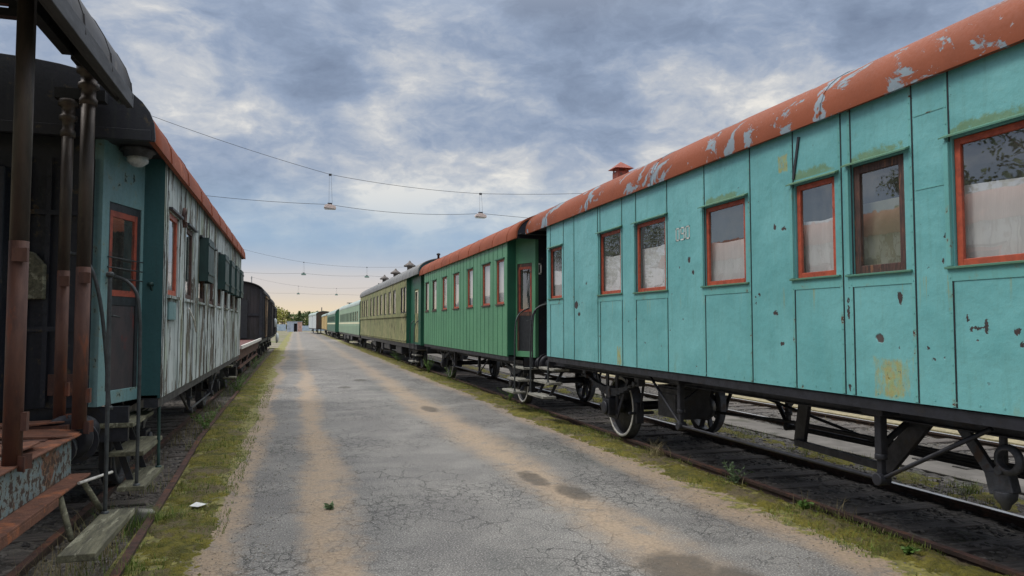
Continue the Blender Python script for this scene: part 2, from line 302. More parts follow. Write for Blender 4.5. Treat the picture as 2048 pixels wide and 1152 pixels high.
def road_mat():
    t = NT('asphalt', .85); x = t.xyz()
    warp = t.math('MULTIPLY', t.math('SUBTRACT', t.noise(.55, 5, .6, t.mapping((1, .35, 1))), .5), 1.15)
    warp2 = t.math('MULTIPLY', t.math('SUBTRACT', t.noise(5, 6, .7), .5), .42)
    X = t.math('ADD', t.math('ADD', x[0], warp), warp2)
    fine = t.noise(62, 3, .75); mid = t.noise(1.0, 6, .65); agg = t.voro(95, out='Distance')
    asp = t.mix(t.step(mid, .36, .66), S(93,90,88), S(121,118,114))
    asp = t.mix(t.math('MULTIPLY', t.step(fine, .53, .64), .7), asp, S(184,181,176))
    asp = t.mix(t.math('MULTIPLY', t.step(fine, .48, .36), .7), asp, S(42,42,44))
    asp = t.mix(t.math('MULTIPLY', t.step(t.noise(.35, 5, .6, t.mapping((1.6,.4,1))), .52, .68), .45), asp, S(72,75,73))
    # cracks
    wv = t.vadd(t.mapping((1,.8,1)), t.vscale(t.noise(3.0, 5, .6, color=True), .30))
    d1 = t.voro(2.9, wv, 'DISTANCE_TO_EDGE'); d2 = t.voro(7.5, wv, 'DISTANCE_TO_EDGE')
    m1 = t.step(t.noise(.6, 5, .65), .46, .58); m2 = t.step(t.noise(.5, 4, .6, t.mapping((1,1,1),(7,3,0))), .46, .58)
    c = t.math('MAXIMUM', t.math('MULTIPLY', t.step(d1, .024, .006), m1), t.math('MULTIPLY', t.step(d2, .055, .015), m2))
    asp = t.mix(t.math('MULTIPLY', t.math('MULTIPLY', c, t.step(t.noise(6,4,.6),   .2, .55)), .74), asp, S(38,37,37))
    # sand drifts along the wheel tracks
    sand = t.mix(t.step(t.noise(26, 5, .7), .3, .72), S(132,114,95), S(168,148,125))
    sand = t.mix(t.math('MULTIPLY', t.step(t.noise(120, 2, .6), .55, .75), .5), sand, S(120,108,96))
    def band(c0, hw, soft): return t.step(t.math('ABSOLUTE', t.math('SUBTRACT', X, c0)), hw+soft, hw-soft)
    b1 = band(.36, .21, .17); b2 = band(3.02, .30, .30); b3 = t.step(X, 4.15, 4.6); b4 = t.step(X, -.36, -.62)
    sm = t.math('MAXIMUM', t.math('MAXIMUM', b1, b2), t.math('MAXIMUM', b3, b4))
    breakup = t.step(t.noise(2.6, 9, .76), .27, .52)
    far = t.step(x[1], 10, 45, .92, .55)
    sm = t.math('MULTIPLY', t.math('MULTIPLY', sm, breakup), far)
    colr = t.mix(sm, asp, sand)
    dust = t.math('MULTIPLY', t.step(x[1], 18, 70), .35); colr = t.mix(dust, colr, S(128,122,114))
    # dark damp patches
    st = None
    for (cx, cy, rx, ry) in ((2.93,8.9,.16,.55),(3.14,8.05,.2,.42),(3.0,16.8,.2,.7),(3.0,5.3,.34,.5),(1.49,23.2,.2,.5),(2.2,26,.25,.6),(3.3,5.0,.25,.3)):
        dx = t.math('DIVIDE', t.math('SUBTRACT', x[0], cx), rx); dy = t.math('DIVIDE', t.math('SUBTRACT', x[1], cy), ry)
        r = t.math('ADD', t.math('ADD', t.math('MULTIPLY', dx, dx), t.math('MULTIPLY', dy, dy)), t.math('MULTIPLY', t.math('SUBTRACT', t.noise(5, 5), .5), 1.6))
        k = t.step(r, 1.25, .3); st = k if st is None else t.math('MAXIMUM', st, k)
    colr = t.mix(t.math('MULTIPLY', st, .72), colr, S(62,56,50))
    mn = t.noise(5, 9, .75); mcol = t.mix(t.step(t.noise(9, 6, .7), .4, .6), S(84,86,34), S(134,128,60))
    me_ = t.math('MAXIMUM', t.step(X, -.62, -.92), t.step(X, 4.42, 4.86))
    mm = t.step(t.math('ADD', t.math('MULTIPLY', me_, .34), mn), .66, .76)
    colr = t.mix(t.math('MULTIPLY', mm, .9), colr, mcol)
    dt = t.math('MULTIPLY', t.step(t.noise(8, 8, .75, t.mapping((1,.6,1),(5,5,0))), .60, .68), t.math('MAXIMUM', t.step(X, -.1, -.5), t.step(X, 4.0, 4.5)))
    colr = t.mix(t.math('MULTIPLY', dt, .7), colr, S(74,66,52))
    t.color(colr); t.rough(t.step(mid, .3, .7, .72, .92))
    h = t.math('ADD', t.math('MULTIPLY', fine, .5), t.math('MULTIPLY', t.noise(11, 4), .4))
    h = t.math('SUBTRACT', h, t.math('MULTIPLY', c, 1.3))
    t.bump(h, .55, .014); M['asphalt'] = t.m
road_mat()
def soil():
    t = NT('soil', .95); n = t.noise(.8, 8, .7); f = t.noise(24, 5, .7)
    b = t.mix(t.step(n, .38, .62), S(104,96,82), S(128,120,104)); b = t.mix(t.step(t.noise(.25, 6, .65), .46, .6), b, S(92,98,56))
    b = t.mix(t.math('MULTIPLY', t.step(f, .5, .72), .5), b, S(160,150,134)); t.color(b); t.bump(f, .6, .03); M['soil'] = t.m
    t = NT('ballast', .95); v = t.voro(17, out='Color'); d = t.voro(17)
    g = t.xyz(v)[0]
    b = t.mix(g, S(60,56,55), S(112,106,99)); b = t.mix(t.step(t.noise(1.2, 6, .7), .5, .66), b, S(56,50,44))
    b = t.mix(t.math('MULTIPLY', t.step(t.noise(1.9, 6, .7), .58, .7), .55), b, S(74,78,48))
    t.color(b); t.bump(t.math('SUBTRACT', 1, d), .9, .04); M['ballast'] = t.m
    t = NT('stone', .9); t.color(t.mix(t.step(t.noise(2.1, 4), .35, .65), S(62,59,58), S(118,112,106))); t.bump(t.noise(30, 4), .4, .01); M['stone'] = t.m
    t = NT('grit', .9); t.color(t.mix(t.step(t.noise(9., 2), .35, .65), S(92,88,82), S(150,142,132))); M['grit'] = t.m
    t = NT('moss', .95); n = t.noise(2.4, 8, .7); f = t.noise(60, 4, .7)
    b = t.mix(t.step(n, .36, .62), S(78,78,22), S(120,112,36)); b = t.mix(t.step(t.noise(1.3, 8, .75), .50, .60), b, S(108,96,72))
    b = t.mix(t.math('MULTIPLY', t.step(t.noise(17, 6, .75), .52, .62), .55), b, S(58,56,26)); b = t.mix(t.math('MULTIPLY', t.step(t.noise(9, 7, .75, t.mapping((1,1,1),(3,1,0))), .54, .64), .6), b, S(132,125,60)); b = t.mix(t.math('MULTIPLY', t.step(f, .48, .3), .6), b, S(40,42,20))
    t.color(b); t.bump(t.math('ADD', f, t.math('MULTIPLY', t.noise(14, 5), 1.4)), .9, .03); M['moss'] = t.m
    t = NT('sandy', .95); f = t.noise(9, 8, .75); b = t.mix(t.step(f, .35, .7), S(112,104,82), S(158,146,114)); t.color(b); t.bump(f, .5, .02); M['sandy'] = t.m
soil()

# ------------------------------------------------------------------ mesh builder
class MB:
    def __init__(s, T=None): s.v = []; s.f = []; s.mi = []; s.T = T or (lambda a, b, c: (a, b, c)); s.cur = 0; s.sm = []; s.smooth = False
    def pt(s, p): s.v.append(s.T(*p)); return len(s.v)-1
    def face(s, idx): s.f.append(tuple(idx)); s.mi.append(s.cur); s.sm.append(s.smooth)
    def quad(s, a, b, c, d): s.face([s.pt(p) for p in (a, b, c, d)])
    def poly(s, pts): s.face([s.pt(p) for p in pts])
    def box(s, x0, x1, y0, y1, z0, z1):
        i = [s.pt(p) for p in ((x0,y0,z0),(x1,y0,z0),(x1,y1,z0),(x0,y1,z0),(x0,y0,z1),(x1,y0,z1),(x1,y1,z1),(x0,y1,z1))]
        for q in ((0,3,2,1),(4,5,6,7),(0,1,5,4),(1,2,6,5),(2,3,7,6),(3,0,4,7)): s.face([i[k] for k in q])
    def bar(s, a, b, w, h, up=(0,0,1)):
        a = Vector(a); b = Vector(b); d = (b-a).normalized(); u = Vector(up)
        if abs(d.dot(u)) > .98: u = Vector((0,1,0))
        r = d.cross(u).normalized(); u = r.cross(d)
        i = []
        for p in (a, b):
            for sx, sz in ((-1,-1),(1,-1),(1,1),(-1,1)): i.append(s.pt(tuple(p + r*(sx*w/2) + u*(sz*h/2))))
        for q in ((0,1,2,3),(7,6,5,4),(0,4,5,1),(1,5,6,2),(2,6,7,3),(3,7,4,0)): s.face([i[k] for k in q])
    def ring(s, c, d, r, n=12, ref=None):
        d = Vector(d).normalized(); u = Vector((0,0,1)) if abs(d.z) < .95 else Vector((0,1,0))
        a = d.cross(u).normalized(); b = d.cross(a)
        return [s.pt(tuple(Vector(c) + a*(math.cos(2*math.pi*k/n)*r) + b*(math.sin(2*math.pi*k/n)*r))) for k in range(n)]
    def lathe(s, c, axis, prof, n=16, caps=True):
        """prof: list of (distance along axis, radius)"""
        ax = Vector(axis).normalized(); rings = [s.ring(tuple(Vector(c)+ax*t), ax, max(r, 1e-4), n) for t, r in prof]
        sm = s.smooth; s.smooth = True
        for a, b in zip(rings, rings[1:]):
            for k in range(n): s.face((a[k], a[(k+1)%n], b[(k+1)%n], b[k]))
        s.smooth = sm
        if caps: s.face(rings[0][::-1]); s.face(rings[-1])
    def cyl(s, a, b, r, n=12, r2=None):
        a = Vector(a); b = Vector(b); L = (b-a).length; s.lathe(tuple(a), tuple(b-a), [(0, r), (L, r2 if r2 is not None else r)], n)
    def tube(s, pts, r, n=8, smoothn=0):
        P = [Vector(p) for p in pts]
        for _ in range(smoothn):
            Q = [P[0]]
            for a, b in zip(P, P[1:]): Q += [a*.75+b*.25, a*.25+b*.75]
            P = Q + [P[-1]]
        rings = []
        ref = Vector((0.31,.23,.92))
        for i, p in enumerate(P):
            d = (P[min(i+1, len(P)-1)] - P[max(i-1, 0)]).normalized()
            a = d.cross(ref)
            if a.length < .1: a = d.cross(Vector((1,0,0)))
            a.normalize(); b = d.cross(a)
            rr = r[i] if isinstance(r, (list, tuple)) else r
            rings.append([s.pt(tuple(p + a*(math.cos(2*math.pi*k/n)*rr) + b*(math.sin(2*math.pi*k/n)*rr))) for k in range(n)])
        sm = s.smooth; s.smooth = True
        for a, b in zip(rings, rings[1:]):
            for k in range(n): s.face((a[k], a[(k+1)%n], b[(k+1)%n], b[k]))
        s.smooth = sm; s.face(rings[0][::-1]); s.face(rings[-1])
    def prism(s, prof, y0, y1):
        """closed profile of (x, z), extruded along y"""
        a = [s.pt((x, y0, z)) for x, z in prof]; b = [s.pt((x, y1, z)) for x, z in prof]; n = len(prof)
        for k in range(n): s.face((a[k], a[(k+1)%n], b[(k+1)%n], b[k]))
        s.face(a[::-1]); s.face(b)
    def prismx(s, prof, x0, x1):
        a = [s.pt((x0, y, z)) for y, z in prof]; b = [s.pt((x1, y, z)) for y, z in prof]; n = len(prof)
        for k in range(n): s.face((a[k], a[(k+1)%n], b[(k+1)%n], b[k]))
        s.face(a[::-1]); s.face(b)
    def build(s, name, mats, parent=None, bevel=0., recalc=True, label=None, merge=False):
        me = bpy.data.meshes.new(name); me.from_pydata(s.v, [], s.f)
        if not isinstance(mats, (list, tuple)): mats = [mats]
        for m in mats: me.materials.append(M[m])
        me.polygons.foreach_set('material_index', s.mi); me.polygons.foreach_set('use_smooth', s.sm)
        if recalc or merge:
            bm = bmesh.new(); bm.from_mesh(me)
            if merge: bmesh.ops.remove_doubles(bm, verts=bm.verts, dist=1e-5)
            bmesh.ops.recalc_face_normals(bm, faces=bm.faces); bm.to_mesh(me); bm.free()
        me.update()
        o = bpy.data.objects.new(name, me); col.objects.link(o)
        if parent is not None: o.parent = parent
        if bevel:
            b = o.modifiers.new('edge', 'BEVEL'); b.width = bevel; b.segments = 2; b.limit_method = 'ANGLE'; b.angle_limit = R(50)
        if label: o['label'] = label
        return o

def tag(o, label=None, cat=None, group=None, kind=None):
    if label: o['label'] = label
    if cat: o['category'] = cat
    if group: o['group'] = group
    if kind: o['kind'] = kind
    return o
def thing(name, label, cat, loc=(0,0,0), rz=0, group=None):
    o = bpy.data.objects.new(name, None); col.objects.link(o); o.location = loc; o.rotation_euler = (0,0,rz)
    o.empty_display_size = .3
    return tag(o, label, cat, group)
def dup(root, loc, rz=None, label=None, group=None, scale=None):
    kids = lambda q: [x for x in list(q.children)]
    c = root.copy(); col.objects.link(c); c.location = loc
    if rz is not None: c.rotation_euler = (0,0,rz)
    if scale: c.scale = scale
    if label: c['label'] = label
    if group: c['group'] = group
    for ch in kids(root):
        k = ch.copy(); col.objects.link(k); k.parent = c
        for g in kids(ch):
            d = g.copy(); col.objects.link(d); d.parent = k
    return c

ZR = .04           # rail head above the road

# ------------------------------------------------------------------ carriages
class Car:
    def __init__(s, name, label, cat, xc, sgn, y0, y1, rz=0.):
        s.xc, s.sgn, s.ym = xc, sgn, (y0+y1)/2
        s.root = thing(name, label, cat, (xc, s.ym, ZR), rz)
        s.T = lambda o, y, z: (sgn*o, y-s.ym, z-ZR)
    def mb(s): return MB(s.T)
    def part(s, mb, name, mat, parent=None, bevel=0., **k): return mb.build(name, mat, parent or s.root, bevel, **k)

def roof_profile(hw, ze, b, n=2.5, k=22, drop=0.):
    pts = []
    for i in range(k+1):
        t = math.pi*i/k
        cx = math.copysign(abs(math.cos(t))**(2/n), math.cos(t)); sz = abs(math.sin(t))**(2/n)
        pts.append((hw*cx, ze+b*sz))
    if drop: pts = [(hw, ze-drop)]+pts+[(-hw, ze-drop)]
    return pts
def roof(car, hw, ze, b, y0, y1, mat, seams=(), th=.035, n=2.5, name='roof', drop=.0, under=None):
    P = roof_profile(hw, ze, b, n, drop=drop); I = roof_profile(hw-th, ze, b-th, n, drop=drop)
    mb = car.mb(); ys = [y0+(y1-y0)*i/24 for i in range(25)]
    mb.smooth = True
    G = [[mb.pt((o, y, z+.004*math.sin(y*1.7+o))) for o, z in P] for y in ys]
    for a, c in zip(G, G[1:]):
        for k in range(len(P)-1): mb.face((a[k], a[k+1], c[k+1], c[k]))
    mb.smooth = False; mb.cur = 1
    H = [[mb.pt((o, y, z)) for o, z in I] for y in (y0, y1)]
    for k in range(len(I)-1): mb.face((H[0][k], H[1][k], H[1][k+1], H[0][k+1]))
    mb.cur = 0
    for g, h in ((G[0], H[0]), (G[-1], H[1])):
        for k in range(len(P)-1): mb.face((g[k], h[k], h[k+1], g[k+1]))
    for k in (0, -1):
        for a, c, in zip(range(len(ys)-1), range(1, len(ys))):
            pass
    for k in (0, len(P)-1):
        mb.quad((P[k][0], y0, P[k][1]), (P[k][0], y1, P[k][1]), (I[k][0], y1, I[k][1]), (I[k][0], y0, I[k][1]))
    # standing seams between the sheets
    for y in seams:
        for (oa, za), (ob, zb) in zip(P, P[1:]):
            mb.bar((oa*1.001, y, za+.001), (ob*1.001, y, zb+.001), .016, .007)
    return car.part(mb, name, [mat, under or 'canopy_soffit'], recalc=False)
def skin(mb, o, y0, y1, z0, z1, wins, depth=.05, extra_y=()):
    """one wall sheet at distance o from the track centre with reveals round its openings"""
    ys = sorted(set([y0, y1]+[w[0] for w in wins]+[w[1] for w in wins]))
    ys = [y for y in ys if y0 <= y <= y1]; zs = sorted(set([z0, z1]+[w[2] for w in wins]+[w[3] for w in wins]))
    for a, b in zip(ys, ys[1:]):
        for c, d in zip(zs, zs[1:]):
            ym, zm = (a+b)/2, (c+d)/2
            if any(w[0] < ym < w[1] and w[2] < zm < w[3] for w in wins): continue
            mb.quad((o, a, c), (o, b, c), (o, b, d), (o, a, d))
    for (a, b, c, d) in [w[:4] for w in wins]:
        i = o-depth
        mb.quad((o,a,c),(o,b,c),(i,b,c),(i,a,c)); mb.quad((o,a,d),(o,b,d),(i,b,d),(i,a,d))
        mb.quad((o,a,c),(o,a,d),(i,a,d),(i,a,c)); mb.quad((o,b,c),(o,b,d),(i,b,d),(i,b,c))
    # lower lip so that the sheet has a thickness
    mb.quad((o, y0, z0), (o, y1, z0), (o-.04, y1, z0), (o-.04, y0, z0))
def window(car, o, a, b, c, d, mat='orange_frame', fw=.05, curtain=None, rec=.018, label=None, board=None, bars=0):
    mb = car.mb(); i, e = o-rec-.03, o-rec
    mb.box(i, e, a, a+fw, c, d); mb.box(i, e, b-fw, b, c, d); mb.box(i, e, a+fw, b-fw, c, c+fw); mb.box(i, e, a+fw, b-fw, d-fw, d)
    for k in range(bars):
        ym = a+(b-a)*(k+1)/(bars+1); mb.box(i+.002, e-.002, ym-.02, ym+.02, c+fw, d-fw)
    w = car.part(mb, 'window', mat, bevel=.004, label=label)
    mb = car.mb(); mb.quad((i+.012, a+fw*.9, c+fw*.9), (i+.012, b-fw*.9, c+fw*.9), (i+.012, b-fw*.9, d-fw*.9), (i+.012, a+fw*.9, d-fw*.9))
    car.part(mb, 'pane', 'window_glass', w)
    if curtain:
        mb = car.mb(); mb.smooth = True; nY, nZ = 18, 8; top = c+(d-c)*curtain; G = []
        ph = rnd.random()*6
        for zi in range(nZ+1):
            row = []
            for yi in range(nY+1):
                u = yi/nY; zt = top-.022*math.sin(math.pi*u)-.003*math.sin(11*u+ph)+.02*u*math.sin(ph); z = c-.02+(zt-c+.02)*zi/nZ
                amp = .006+.022*(1-zi/nZ)*max(0., u-.55)**.7
                row.append(mb.pt((i-.045+amp*math.sin(u*13+ph+(1-zi/nZ)*1.6), a+(b-a)*u, z)))
            G.append(row)
        for r0, r1 in zip(G, G[1:]):
            for k in range(nY): mb.face((r0[k], r0[k+1], r1[k+1], r1[k]))
        car.part(mb, 'curtain', 'curtain_cloth', w, recalc=False)
    if board:
        mb = car.mb(); mb.box(i-.09, i-.07, a, b, c, c+(d-c)*board); car.part(mb, 'inner_blind', 'inner_board', w)
    return w
def wheel(car, o, y, rad, side=1, rim='white_paint', spoked=False, z=ZR):
    """side: +1 outer face towards +o"""
    c = (o, y, z+rad); s_ = side; mb = car.mb()
    if spoked:
        for k in range(9):
            a = 2*math.pi*k/9+.2; d = (0, math.cos(a), math.sin(a))
            mb.bar((o, y+d[1]*.09, c[2]+d[2]*.09), (o, y+d[1]*(rad-.07), c[2]+d[2]*(rad-.07)), .05, .07, up=(1,0,0))
    else:
        mb.lathe((o-.02*s_, y, c[2]), (s_,0,0), [(0,.12),(.0,rad-.07),(.03,rad-.07),(.03,.30),(.055,.14)], 32)
    mb.lathe((o-.09*s_, y, c[2]), (s_,0,0), [(0,.11),(.17,.11),(.19,.09),(.21,.085)], 20)
    w = car.part(mb, 'wheel', 'black_iron')
    mb = car.mb()
    mb.lathe((o-.075*s_, y, c[2]), (s_,0,0), [(0,rad-.07),(0,rad+.026),(.025,rad+.028),(.035,rad+.004),(.14,rad-.002),(.147,rad-.012),(.147,rad-.07),(0,rad-.07)], 40, caps=False)
    ty = car.part(mb, 'tyre', 'dull_iron', w)
    if rim:
        mb = car.mb(); mb.lathe((o+.072*s_, y, c[2]), (s_,0,0), [(0,rad-.062),(.003,rad-.062),(.003,rad-.016),(0,rad-.016),(0,rad-.062)], 40, caps=False)
        car.part(mb, 'rim', rim, w)
    return w
def axle_gear(car, y, rad=.525, zs=1.12, rim='white_paint', both=True, detail=2):
    """one wheelset with axle boxes, leaf springs, hangers and horn plates"""
    wheel(car, .80, y, rad, 1, rim)
    wheel(car, -.80, y, rad, -1, None, spoked=True)
    mb = car.mb(); mb.cyl((-1.0, y, ZR+rad), (1.0, y, ZR+rad), .075, 14); car.part(mb, 'axle', 'black_iron')
    for s_ in ((1, -1) if both else (1,)):
        o = 1.04*s_; zc = ZR+rad
        mb = car.mb(); mb.box(min(o-.10*s_, o+.11*s_), max(o-.10*s_, o+.11*s_), y-.14, y+.14, zc-.13, zc+.14)
        mb.lathe((o+.11*s_, y, zc-.01), (s_,0,0), [(0,.12),(.035,.115),(.045,.05)], 14)
        mb.box(o-.05, o+.05, y-.05, y+.05, zc+.14, zc+.20)
        car.part(mb, 'axle_box', 'black_iron', bevel=.012)
        if detail < 2 and s_ < 0: continue
        mb = car.mb(); L = .98
        for k in range(6):
            l = L*(1-k*.14); z = zc+.315-k*.022
            P = [(o, y+l*u, z+.15*(u*l/L)**2) for u in (-1,-.75,-.5,-.25,0,.25,.5,.75,1)]
            for p, q in zip(P, P[1:]): mb.bar(p, q, .085, .017)
        mb.box(o-.06, o+.06, y-.06, y+.06, zc+.17, zc+.35)
        car.part(mb, 'leaf_spring', 'dull_iron')
        for e in (-1, 1):
            mb = car.mb(); ye = y+e*L; ztop = zs+.02
            mb.bar((o, ye, zc+.43), (o, ye+e*.10, ztop), .03, .05); mb.cyl((o-.075, ye, zc+.46), (o+.075, ye, zc+.46), .045, 12)
            mb.box(o-.06, o+.06, ye+e*.10-.07, ye+e*.10+.07, ztop-.06, ztop+.12)
            mb.cyl((o+.07*s_, ye+e*.1, ztop-.02), (o+.1*s_, ye+e*.1, ztop-.02), .02, 8)
            car.part(mb, 'spring_hanger', 'dull_iron', bevel=.006)
        mb = car.mb(); oo = o-.02*s_
        for e in (-1, 1):
            mb.box(oo-.012, oo+.012, y+e*.19-.045, y+e*.19+.045, zc-.16, zs+.1)
            mb.bar((oo, y+e*.22, zc-.10), (oo, y+e*.62, zs+.03), .024, .07)
        mb.box(oo-.012, oo+.012, y-.21, y+.21, zc-.19, zc-.145)
        car.part(mb, 'horn_plate', 'black_iron')
        if s_ > 0:
            for e in (-1, 1):
                mb = car.mb(); yb = y+e*(rad+.06)
                mb.box(.74, .87, yb-.035, yb+.035, zc-.22, zc+.12); mb.bar((.8, yb+e*.02, zc), (.8, yb+e*.16, zs), .03, .05)
                mb.cyl((.55, yb, zc-.05), (1.0, yb, zc-.05), .025, 8)
                car.part(mb, 'brake_shoe', 'black_iron', bevel=.01)
def truss(car, o, ya, yb, ylo, yhi, zlow, zs, name='truss_rod', r=.019):
    mb = car.mb()
    mb.tube([(o, ylo, zs), (o, ya, zlow), (o, yb, zlow), (o, yhi, zs)], r, 8)
    car.part(mb, name, 'black_iron')
    for y in (ya, yb):
        mb = car.mb(); mb.bar((o, y, zlow-.05), (o, y, zs+.05), .055, .055); mb.bar((o, y, zlow+.2), (o, y, zs+.05), .075, .075); mb.cyl((o, y, zlow+.17), (o, y, zlow+.22), .055, 10)
        mb.cyl((o-.06, y, zlow), (o+.06, y, zlow), .055, 12); mb.box(o-.1, o+.1, y-.12, y+.12, zs-.02, zs+.06)
        mb.bar((o-.02, y, zlow+.30), (o-.45, y, zs), .04, .05)
        car.part(mb, 'queen_post', 'black_iron', bevel=.008)
def chassis(car, hw, y0, y1, z0, ylen=None):
    mb = car.mb()
    for s_ in (1, -1):
        a, b = sorted((s_*(hw-.02), s_*(hw-.16)))
        mb.box(a, b, y0, y1, z0-.10, z0-.012)
        a, b = sorted((s_*1.02, s_*1.16)); mb.box(a, b, y0-.5, y1+.5, z0-.20, z0-.10)
        mb.box(a-.03, b+.03, y0-.5, y1+.5, z0-.215, z0-.202)
    mb.box(-hw+.03, hw-.03, y0, y1, z0-.008, z0+.03)
    k = int((y1-y0)/1.4)
    for i in range(k+1):
        y = y0+(y1-y0)*i/k; mb.box(-1.02, 1.02, y-.04, y+.04, z0-.19, z0-.105)
    for y in (y0-.58, y1+.52): mb.box(-1.3, 1.3, y, y+.06, z0-.36, z0-.02)
    return car.part(mb, 'underframe', 'black_iron')
def buffers(car, y, d, z=1.08):
    for s_ in (-.98, .98):
        mb = car.mb(); mb.lathe((s_, y, z), (0,d,0), [(0,.14),(.06,.14),(.07,.10),(.34,.085),(.34,.05),(.48,.05)], 16)
        mb.lathe((s_, y+d*.48, z), (0,d,0), [(0,.20),(.03,.20),(.045,.15)], 20)
        car.part(mb, 'buffer', 'black_iron')
    mb = car.mb(); mb.tube([(0, y, z), (0, y+d*.2, z-.02), (0, y+d*.36, z-.25)], .04, 8); mb.box(-.12,.12,y-.02,y+d*.05+.02 if d>0 else y+.02,z-.12,z+.12)
    car.part(mb, 'coupling', 'black_iron')
def steps(car, ya, yb, treads, mat='step_wood', name='step'):
    for (z, oa, ob) in treads:
        mb = car.mb(); mb.box(oa, ob, ya, yb, z-.045, z); car.part(mb, name, mat, bevel=.006)
    for y in (ya+.12, yb-.12):
        mb = car.mb()
        pts = [(t[1]+.10, y, t[0]-.05) for t in treads]
        mb.bar((treads[0][1]+.02, y, treads[0][0]+.18), pts[0], .02, .06)
        for p, q in zip(pts, pts[1:]): mb.bar(p, q, .018, .06)
        for t in treads: mb.box(t[1]+.01, t[2]-.01, y-.02, y+.02, t[0]-.06, t[0]-.046)
        car.part(mb, 'step_bracket', 'black_iron')
def rail_pipe(car, pts, r=.017, mat='handrail_iron', name='handrail', world=True):
    if world: pts = [((p[0]-car.xc)*car.sgn, p[1], p[2]) for p in pts]
    mb = car.mb(); mb.tube(pts, r, 10, 2)
    for p in (pts[0], pts[-1]): mb.lathe((p[0], p[1], p[2]-.02), (0,0,1), [(0,r*1.9),(.03,r*1.9),(.04,r*1.2)], 10)
    return car.part(mb, name, mat)
def end_wall(car, y, hw, z0, ze, b, mat, th=.04, n=2.5, name='end_wall', inset=0.):
    P = roof_profile(hw-.04, ze, b-.05, n); mb = car.mb()
    prof = [(-hw+inset, z0), (hw-inset, z0), (hw-inset, ze)]+[p for p in P if abs(p[0]) < hw-inset-.01]+[(-hw+inset, ze)]
    mb.prism(prof, y, y+th); return car.part(mb, name, mat)
def strips(mb, o, ys, z0, z1, w=.03):
    for y in ys:
        mb.cur = 1; mb.box(o-.003, o+.007, y-w/2, y+w/2, z0+.01, z1)
        mb.cur = 2; mb.box(o-.002, o+.0035, y-w/2-.012, y-w/2, z0+.005, z1); mb.cur = 0
def vent_hood(car, y, o, z, s_=1., mat='vent_rust'):
    mb = car.mb(); a = .15*s_
    mb.box(o-a, o+a, y-a, y+a, z-.5, z+.14*s_)
    for i in (-1, 1):
        for j in (-1, 1): mb.box(o+i*a*.85-.012, o+i*a*.85+.012, y+j*a*.85-.012, y+j*a*.85+.012, z+.14*s_, z+.21*s_)
    b = .24*s_; zb = z+.21*s_; top = (o, y, zb+.19*s_)
    c = [(o-b,y-b,zb),(o+b,y-b,zb),(o+b,y+b,zb),(o-b,y+b,zb)]; mb.poly(c[::-1])
    for k in range(4): mb.poly([c[k], c[(k+1)%4], top])
    car.part(mb, 'roof_vent', mat, recalc=False)

STROKE = {'0':[(0,0,0,1),(0,1,1,1),(1,1,1,0),(1,0,0,0)], '9':[(0,.5,0,1),(0,1,1,1),(1,1,1,0),(1,.5,0,.5),(1,0,0,0)],
          '6':[(0,0,0,1),(0,1,1,1),(1,.5,1,0),(1,0,0,0),(0,.5,1,.5)], '8':[(0,0,0,1),(0,1,1,1),(1,1,1,0),(1,0,0,0),(0,.5,1,.5)], '1':[(.5,0,.5,1)]}
def lettering(car, text, place, w, h, gap, sw, name='number'):
    """place(u, v, d): u along the writing, v up, d out of the surface"""
    mb = car.mb(); u0 = 0
    for ch in text:
        for (a, b, c, d) in STROKE.get(ch, []):
            x0, x1 = sorted((a, c)); y0, y1 = sorted((b, d))
            p = [(u0+x0*w-sw/2, y0*h-sw/2), (u0+x1*w+sw/2, y0*h-sw/2), (u0+x1*w+sw/2, y1*h+sw/2), (u0+x0*w-sw/2, y1*h+sw/2)]
            mb.poly([place(q[0], q[1], .004) for q in p])
        u0 += w+gap
    return car.part(mb, name, 'white_paint', recalc=False)

